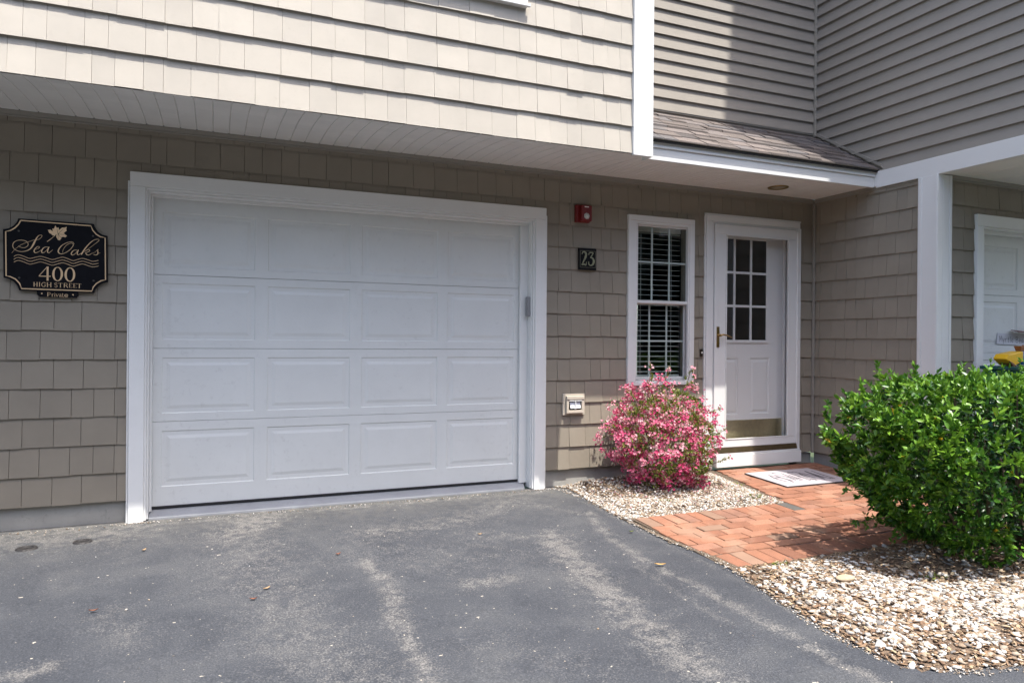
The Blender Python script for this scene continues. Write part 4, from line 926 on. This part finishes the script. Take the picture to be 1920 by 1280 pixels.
# ---- clipped hedge shrub on the right
rng = np.random.default_rng(11)
HC = np.array([3.56, -2.48, .395]); HR = np.array([1.28, .49, .51])
def hedge_surface(n):
    v = rng.normal(0, 1, (n*2, 3)); v /= np.linalg.norm(v, axis=1)[:, None]
    v = v[v[:, 2] > -.90][:n]
    e = 6.0; q = (np.abs(v[:, 0])**e+np.abs(v[:, 1])**e+np.abs(v[:, 2])**e)**(-1/e)   # boxy ellipsoid
    q = np.minimum(q, 1.36)
    bmp = np.array([mn.noise((a*2.6+1, b_*2.6, c*2.6)) for a, b_, c in v])*.10+np.array([mn.noise((a*7, b_*7, c*7)) for a, b_, c in v])*.12
    P_ = v*q[:, None]*(1+bmp[:, None])
    low = np.clip((-P_[:, 2]-.02)*1.15, 0, 1)       # tucks in towards the foot
    P_[:, 0] *= 1+.10*np.clip(P_[:, 2], -.2, 1); P_[:, 0] *= 1-.34*low; P_[:, 1] *= 1-.10*low
    return HC+P_*HR, v
hd = thing('hedge_shrub', 'big rounded glossy green hedge shrub hiding the foot of the white corner post', 'shrub', (3.34, -2.46, -.1))
T, Nn = hedge_surface(4700); Nn = Nn*.8+np.array([0, 0, .45]); Nn /= np.linalg.norm(Nn, axis=1)[:, None]
gapn = np.array([mn.noise((a*5.5, b_*5.5, c*5.5)) for a, b_, c in T]); kp = (gapn > -.22-.25*np.clip((T[:, 2]-.3)*1.5, -.5, 1)) | (rng.random(len(T)) < .25); T, Nn, gapn = T[kp], Nn[kp], gapn[kp]
T = T+Nn*(rng.normal(0, .024, len(T))+.05*gapn)[:, None]
spr = []
for _ in range(150):        # stray shoots standing out of the clipped face
    k = rng.integers(len(T)); L_ = rng.uniform(.04, .12); dirn = Nn[k]*.5+np.array([0, 0, .8]); dirn /= np.linalg.norm(dirn)
    for j in range(4): spr.append((T[k]+dirn*L_*(j+1)/4, dirn))
for base, tip, m_ in (((2.62, -2.28, .12), (2.27, -2.25, .10), 24), ((2.35, -2.35, .32), (2.10, -2.3, .30), 14), ((2.6, -2.45, .10), (2.40, -2.40, .03), 14), ((3.55, -2.4, .86), (3.52, -2.38, 1.09), 12), ((3.35, -2.35, .86), (3.38, -2.34, 1.02), 8)):
    a, b_ = np.array(base), np.array(tip)
    for j in range(m_):
        t = j/m_; spr.append((a+(b_-a)*t+rng.normal(0, .022, 3), (b_-a)/np.linalg.norm(b_-a)*.7+rng.normal(0, .4, 3)+np.array([0, 0, .2])))
sp_t = np.array([q[0] for q in spr]); sp_n = np.array([q[1] for q in spr])
A = tips_to_leaves(T, Nn, 8, rng, .050, .026, .75, .045); toneA = np.clip(np.repeat(.30+.50*rng.random(len(T))+.25*gapn+.14*np.clip((T[:, 2]-.35)*2, -1, 1), 8)+rng.normal(0, .20, len(T)*8)+.13, 0, .95)  # light put into the tone: upper clusters brighter, those in the gaps darker
yel = rng.random(len(toneA)) < .0035; toneA[yel] = 1
B = tips_to_leaves(sp_t, sp_n, 5, rng, .034, .018, .7, .02); toneB = np.clip(.70+rng.normal(0, .14, len(sp_t)*5), 0, .95)
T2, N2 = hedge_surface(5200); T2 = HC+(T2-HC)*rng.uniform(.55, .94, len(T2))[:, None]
C_ = tips_to_leaves(T2, N2, 4, rng, .038, .020, 1.0, .03); toneC = np.clip(rng.uniform(.0, .34, len(T2)*4), 0, 1)  # inner leaves coloured darker to imitate shade inside the shrub
parts = [np.concatenate(x) for x in zip(A, B, C_)]; tone = np.concatenate([toneA, toneB, toneC])
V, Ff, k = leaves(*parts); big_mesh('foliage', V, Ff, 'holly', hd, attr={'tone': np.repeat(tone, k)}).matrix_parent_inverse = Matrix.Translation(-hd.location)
m = MB(); rr = random.Random(3)
for k in range(34):
    a = rr.uniform(0, 2*math.pi); r0 = rr.uniform(0, .35); r1 = rr.uniform(.4, .85)
    p0 = Vector((3.34+r0*math.cos(a)*1.6, -2.46+r0*math.sin(a)*.6, -.12)); p1 = Vector((3.34+r1*math.cos(a)*1.2, -2.46+r1*math.sin(a)*.48, rr.uniform(.3, .9)))
    mid = (p0+p1)/2+Vector((rr.uniform(-.08, .08), rr.uniform(-.08, .08), -.05)); m.tube([p0, mid, p1], [.014, .009, .004], 6)
m.tube([(2.9, -2.35, .10), (2.6, -2.28, .12), (2.28, -2.25, .10)], [.006, .004, .002], 6)
o = m.obj('branches', 'twig', hd); o.matrix_parent_inverse = Matrix.Translation(-hd.location)

# ---- azalea in flower
az = thing('azalea_bush', 'azalea bush thick with pink blossom, growing in gravel below the narrow window', 'shrub', (2.16, -.42, -.03))
rng = np.random.default_rng(29); AC = np.array([2.20, -.43, .34]); AR = np.array([.455, .36, .44])
def az_surface(n, lo=-.95):
    v = rng.normal(0, 1, (n*3, 3)); v /= np.linalg.norm(v, axis=1)[:, None]; v = v[v[:, 2] > lo][:n]
    b1 = np.array([mn.noise((a*2.4+7, b_*2.4, c*2.4+2)) for a, b_, c in v])*.34+np.array([mn.noise((a*6, b_*6, c*6+4)) for a, b_, c in v])*.20
    P_ = v*(1+b1[:, None]); low = np.clip(-P_[:, 2], 0, 1); P_[:, 0] *= 1-.34*low; P_[:, 0] += .09*low-.04*P_[:, 2]; P_[:, 1] *= 1-.25*low
    return AC+P_*AR, v
T, Nn = az_surface(620); Nn = Nn+np.array([0, -.1, .35]); Nn /= np.linalg.norm(Nn, axis=1)[:, None]; T = T+Nn*rng.normal(0, .03, len(T))[:, None]
T2_, N2_ = az_surface(260); T2_ = AC+(T2_-AC)*rng.uniform(.62, .9, len(T2_))[:, None]
shoots = [((2.05, -.42, .70), (2.07, -.44, .945)), ((2.21, -.40, .72), (2.25, -.42, .94)), ((2.42, -.40, .70), (2.50, -.40, .93)), ((2.45, -.38, .68), (2.56, -.38, .86)), ((1.78, -.5, .6), (1.66, -.52, .70)), ((1.75, -.45, .45), (1.62, -.5, .52)), ((2.6, -.5, .35), (2.76, -.52, .42)), ((2.6, -.45, .55), (2.74, -.48, .60)), ((1.9, -.48, .68), (1.82, -.5, .78)), ((2.62, -.55, .15), (2.74, -.6, .2))]
m = MB(); rr = random.Random(5); sh_t = []
for a, b_ in shoots:
    a_, b2 = Vector(a), Vector(b_); base = Vector((2.17, -.42, .1)); m.tube([base, a_, b2], [.006, .004, .002], 6)
    for j in range(5): sh_t.append(np.array(a_+(b2-a_)*(.35+.16*j))+rng.normal(0, .010, 3))
for k in range(26):
    a = rr.uniform(0, 2*math.pi); rad = rr.uniform(.2, .9); p1 = Vector((2.165+.5*rad*math.cos(a), -.43+.36*rad*math.sin(a), rr.uniform(.15, .72)))
    m.tube([(2.165+.06*math.cos(a), -.42+.06*math.sin(a), -.06), ((2.165+p1.x)/2, (-.42+p1.y)/2, p1.z*.35), tuple(p1)], [.008, .005, .002], 5)
o = m.obj('stems', 'twig', az); o.matrix_parent_inverse = Matrix.Translation(-az.location)
FC = np.concatenate([np.repeat(T, 13, 0), np.repeat(T2_, 8, 0), np.array([q for q in sh_t[4::5]]).repeat(7, 0)]); FN = np.concatenate([np.repeat(Nn, 13, 0), np.repeat(N2_, 8, 0), np.tile([0, -.5, .8], (len(shoots)*7, 1))])
FC = FC+rng.normal(0, .0155, FC.shape); FN = FN+rng.normal(0, .55, FN.shape); FN /= np.linalg.norm(FN, axis=1)[:, None]
keep = np.ones(len(FC), bool)
patch = np.array([(2.52, -.75, .45), (2.10, -.72, .70), (1.9, -.7, .45), (2.38, -.8, .10), (2.42, -.8, .35), (2.33, -.82, .60), (2.0, -.75, .15), (2.5, -.7, .15), (2.2, -.8, .28), (1.95, -.6, .72), (2.45, -.6, .74), (2.3, -.5, .80), (2.55, -.5, .66), (1.85, -.55, .62)])      # leafy gaps in the blossom
for p in patch:
    keep &= ~((np.linalg.norm((FC-p)*[1, .5, 1], axis=1) < .10) & (rng.random(len(FC)) < .8))
FC, FN = FC[keep], FN[keep]; n = len(FC)
r_ = rng.normal(0, 1, (n, 3)); a0 = r_-FN*np.sum(r_*FN, 1)[:, None]; a0 /= np.linalg.norm(a0, axis=1)[:, None]; b0 = np.cross(FN, a0)
pos, dd, ss, uu, LL, WW, tn = [], [], [], [], [], [], []
tt_ = np.concatenate([np.repeat(rng.beta(1.5, 1.7, len(T)), 13), np.repeat(rng.beta(1.3, 2.2, len(T2_)), 8), np.full(len(shoots)*7, .6)])[keep]
ftone = np.clip(tt_+rng.normal(0, .13, n)+.12*(FC[:, 2]-.35)-.01, 0, 1)
for k in range(5):
    t = 2*np.pi*k/5; d = (a0*np.cos(t)+b0*np.sin(t))*.86+FN*.5; d /= np.linalg.norm(d, axis=1)[:, None]
    s = -a0*np.sin(t)+b0*np.cos(t); u = np.cross(d, s)*-1
    pos.append(FC); dd.append(d); ss.append(s); uu.append(u); LL.append(.0125*rng.uniform(.8, 1.15, n)); WW.append(np.full(n, .0118)); tn.append(np.clip(ftone+rng.normal(0, .09, n), 0, 1))
V, Ff, k = leaves(*[np.concatenate(x) for x in (pos, dd, ss, uu, LL, WW)])
tone = np.repeat(np.concatenate(tn), k).reshape(-1, k); tone[:, 0] = np.clip(tone[:, 0]-.3, 0, 1); tone[:, 5] = np.clip(tone[:, 5]+.12, 0, 1)
big_mesh('blossoms', V, Ff, 'petal', az, attr={'tone': tone.ravel()}).matrix_parent_inverse = Matrix.Translation(-az.location)
T3, N3 = az_surface(1100); T3 = AC+(T3-AC)*rng.uniform(.6, .98, len(T3))[:, None]
near = np.concatenate([p+rng.normal(0, .05, (26, 3)) for p in patch]); near = AC+(near-AC)*np.minimum(1, 1/np.maximum(.001, np.linalg.norm((near-AC)/AR, axis=1)))[:, None]
tips = np.concatenate([T3, near, np.array(sh_t), np.array([q for q in sh_t if q[2] > .75])]); nr = (tips-AC)/AR; nr /= np.linalg.norm(nr, axis=1)[:, None]; nr[:, 2] += .35
A = tips_to_leaves(tips, nr, 6, rng, .028, .011, .7, .02)
V, Ff, k = leaves(*A); big_mesh('foliage', V, Ff, 'azleaf', az, attr={'tone': np.repeat(np.clip(rng.beta(2, 1.6, len(A[0])), 0, 1), k)}).matrix_parent_inverse = Matrix.Translation(-az.location)

# ---- small weeds along the edge of the gravel
for i, (x, y, lab) in enumerate(((1.93, -.86, 'small weed in the gravel left below the azalea'), (2.72, -.95, 'low weed at the gravel corner nearest the dark paver'), (2.87, -.55, 'weed where gravel meets the door walk'), (1.75, -2.2, 'dry weed at the upper end of the crushed stone'), (2.28, -2.75, 'sprout in the middle of the crushed stone'))):
    r2 = np.random.default_rng(100+i); zz = bed_h(x, y, BED1 if y > -1.2 else BED2, 1 if y > -1.2 else 2)
    tp = np.array([x, y, zz+.012])+r2.normal(0, 1, (14, 3))*[.035, .025, .006]; nr = r2.normal(0, .6, (14, 3)); nr[:, 2] = 1; nr /= np.linalg.norm(nr, axis=1)[:, None]
    A = tips_to_leaves(tp, nr, 4, r2, .018, .007, .6, .01); V, Ff, k = leaves(*A)
    o = big_mesh('weed', V, Ff, 'azleaf', attr={'tone': np.repeat(r2.random(len(A[0])), k)}); tag(o, lab, 'weed', 'small weeds in the gravel')

# ================================================================ toys and bin behind the hedge, label on the neighbour's garage
bn = thing('storage_bin', 'dark green plastic bin standing behind the hedge at the right edge', 'bin', (5.06, -1.62, -.10))
m = MB()
def tb(m, x0, x1, y0, y1, z0, z1, tp=.03): m.hexa([(x0+tp, y0+tp, z0), (x1-tp, y0+tp, z0), (x1-tp, y1-tp, z0), (x0+tp, y1-tp, z0), (x0, y0, z1), (x1, y0, z1), (x1, y1, z1), (x0, y1, z1)])
tb(m, 4.66, 5.42, -1.80, -1.44, -.11, .955); own(m.obj('body', simple('green plastic', (.006, .085, .075), .4, var=.1), bn, bevel=.015), bn)
m = MB(); m.box(4.64, 5.44, -1.82, -1.42, .956, .985); own(m.obj('rim', simple('dark green rim', (.004, .07, .065), .4), bn, bevel=.006), bn)
ty = thing('toy_wedge', 'yellow plastic toy piece lying on the green bin', 'toy', (4.78, -1.62, 1.03))
m = MB(); ol = [(4.655, 1.045), (4.69, 1.082), (4.875, 1.108), (4.875, 1.022), (4.77, .990), (4.735, .992)]
m.prism(ol, 0, .11, lambda u, v, d: (u+.028, -1.50-d, v)); own(m.obj('toy_body', simple('yellow plastic', (.80, .46, .012), .35), ty, bevel=.008), ty)
m = MB(); m.prism([(4.685, 1.03), (4.735, .986), (4.77, .986), (4.775, .989), (4.72, 1.02)], .02, .118, lambda u, v, d: (u+.028, -1.50-d, v)); own(m.obj('toy_underside', simple('brown plastic', (.20, .08, .03), .45), ty, bevel=.003), ty)
tw = thing('toy_barrel', 'blue rounded toy part beside the yellow one at the picture edge', 'toy', (4.98, -1.62, 1.05))
m = MB(); m.cyl((4.905, -1.55, 1.05), .034, .03, 'x', 18, .056); m.cyl((4.935, -1.55, 1.05), .056, .16, 'x', 18); own(m.obj('toy_body', simple('blue plastic', (.02, .16, .62), .35), tw, smooth=False, bevel=.004), tw)
m = MB(); m.cyl((5.095, -1.55, 1.05), .03, .03, 'x', 14); own(m.obj('toy_cap', simple('orange brown plastic', (.35, .12, .02), .4), tw), tw)
tw2 = thing('toy_block', 'orange brown toy block above the blue and yellow pieces', 'toy', (4.97, -1.5, 1.15))
m = MB(); m.hexa([(4.93, -1.57, 1.106), (5.12, -1.57, 1.106), (5.12, -1.53, 1.106), (4.93, -1.53, 1.106), (4.915, -1.58, 1.15), (5.13, -1.58, 1.15), (5.13, -1.52, 1.15), (4.915, -1.52, 1.15)])
own(m.obj('toy_body', simple('orange brown plastic block', (.33, .11, .03), .4), tw2, bevel=.005), tw2)
m = MB(); m.box(5.01, 5.05, -1.57, -1.53, 1.1501, 1.158); own(m.obj('toy_stud', simple('orange stud', (.4, .15, .04), .4), tw2, bevel=.002), tw2)
lb = thing('handwritten_label', 'strip of white paper with handwriting taped on the neighbouring garage door', 'label', (5.5, YN+.095, 1.21))
YL = YN+.097; fnL = front(YL)
m = MB(); m.hexa([(5.178, YL-.003, 1.165), (5.86, YL-.003, 1.145), (5.86, YL-.0005, 1.145), (5.178, YL-.0005, 1.165), (5.190, YL-.003, 1.262), (5.86, YL-.003, 1.245), (5.86, YL-.0005, 1.245), (5.190, YL-.0005, 1.262)])
own(m.obj('paper', simple('thin paper', (.62, .62, .66), .8, var=.03), lb), lb)
HW_ = {'M': [[(0, 0), (.1, 1), (.45, .3), (.8, 1), (.95, 0)]], 'y': [[(0, .6), (.35, .1)], [(.75, .6), (.2, -.35)]], 'r': [[(.1, .6), (.15, 0)], [(.15, .4), (.45, .62), (.7, .55)]], 't': [[(.3, .9), (.3, .05), (.5, 0)], [(0, .55), (.65, .55)]],
       'l': [[(.2, 1), (.2, 0)]], 'e': [[(.1, .3), (.75, .35), (.6, .6), (.25, .6), (.05, .3), (.3, 0), (.8, .1)]], 'B': [[(.1, 0), (.1, 1)], [(.1, 1), (.65, .9), (.6, .6), (.1, .5)], [(.1, .5), (.8, .4), (.7, .05), (.1, 0)]],
       'a': [[(.7, .55), (.25, .6), (.05, .25), (.3, 0), (.7, .3)], [(.7, .6), (.75, 0)]], 'c': [[(.75, .5), (.3, .6), (.05, .3), (.3, 0), (.8, .1)]], 'h': [[(.1, 1), (.1, 0)], [(.1, .35), (.45, .6), (.7, .4), (.7, 0)]]}
m = MB(); x = 5.215
for ch in 'Myrtle Beach':
    if ch == ' ': x += .026; continue
    wch = .046 if ch in 'MB' else .018 if ch == 'l' else .034
    for st in HW_[ch]:
        ribbon(m, [(x+u*wch*.85, 1.187+v*.052-(x-5.2)*.03) for u, v in st], [.0038]*len(st), fnL, .0036)
    x += wch
own(m.obj('handwriting', simple('dark felt pen', (.04, .03, .07), .6), lb), lb)
m = MB(); m.hexa([(5.31, YL-.10, 1.272), (5.80, YL-.10, 1.250), (5.80, YL-.012, 1.262), (5.36, YL-.012, 1.288), (5.31, YL-.10, 1.277), (5.80, YL-.10, 1.257), (5.80, YL-.012, 1.269), (5.36, YL-.012, 1.294)])
o = m.obj('toy_flap', simple('dark red board', (.12, .02, .02), .5)); tag(o, 'thin dark red board edge just above the handwritten strip', 'board')

# ================================================================ trees across the court, behind the camera: seen in the glass only
rng = np.random.default_rng(77); n = 15000
x = rng.uniform(-34, 34, n); top = 10.5+1.8*np.sin(x*.35)+1.2*np.sin(x*.9+1)
z = -.7+(rng.random(n)**.8)*top; y = -21+rng.normal(0, 1.5, n)
P0 = np.stack([x, y, z], 1); nr = rng.normal(0, 1, (n, 3)); nr /= np.linalg.norm(nr, axis=1)[:, None]
A = tips_to_leaves(P0, nr, 1, rng, 1.1, .9, .5, 0); V, Ff, k = leaves(*A)
tag(big_mesh('woodland', V, Ff, leaf_mat('distant tree leaf', [(0, (.012, .018, .010)), (1, (.05, .065, .035))], .6, .1), attr={'tone': np.repeat(rng.uniform(.1, .8, n), k)}), 'green trees across the parking court', 'trees', kind='stuff')
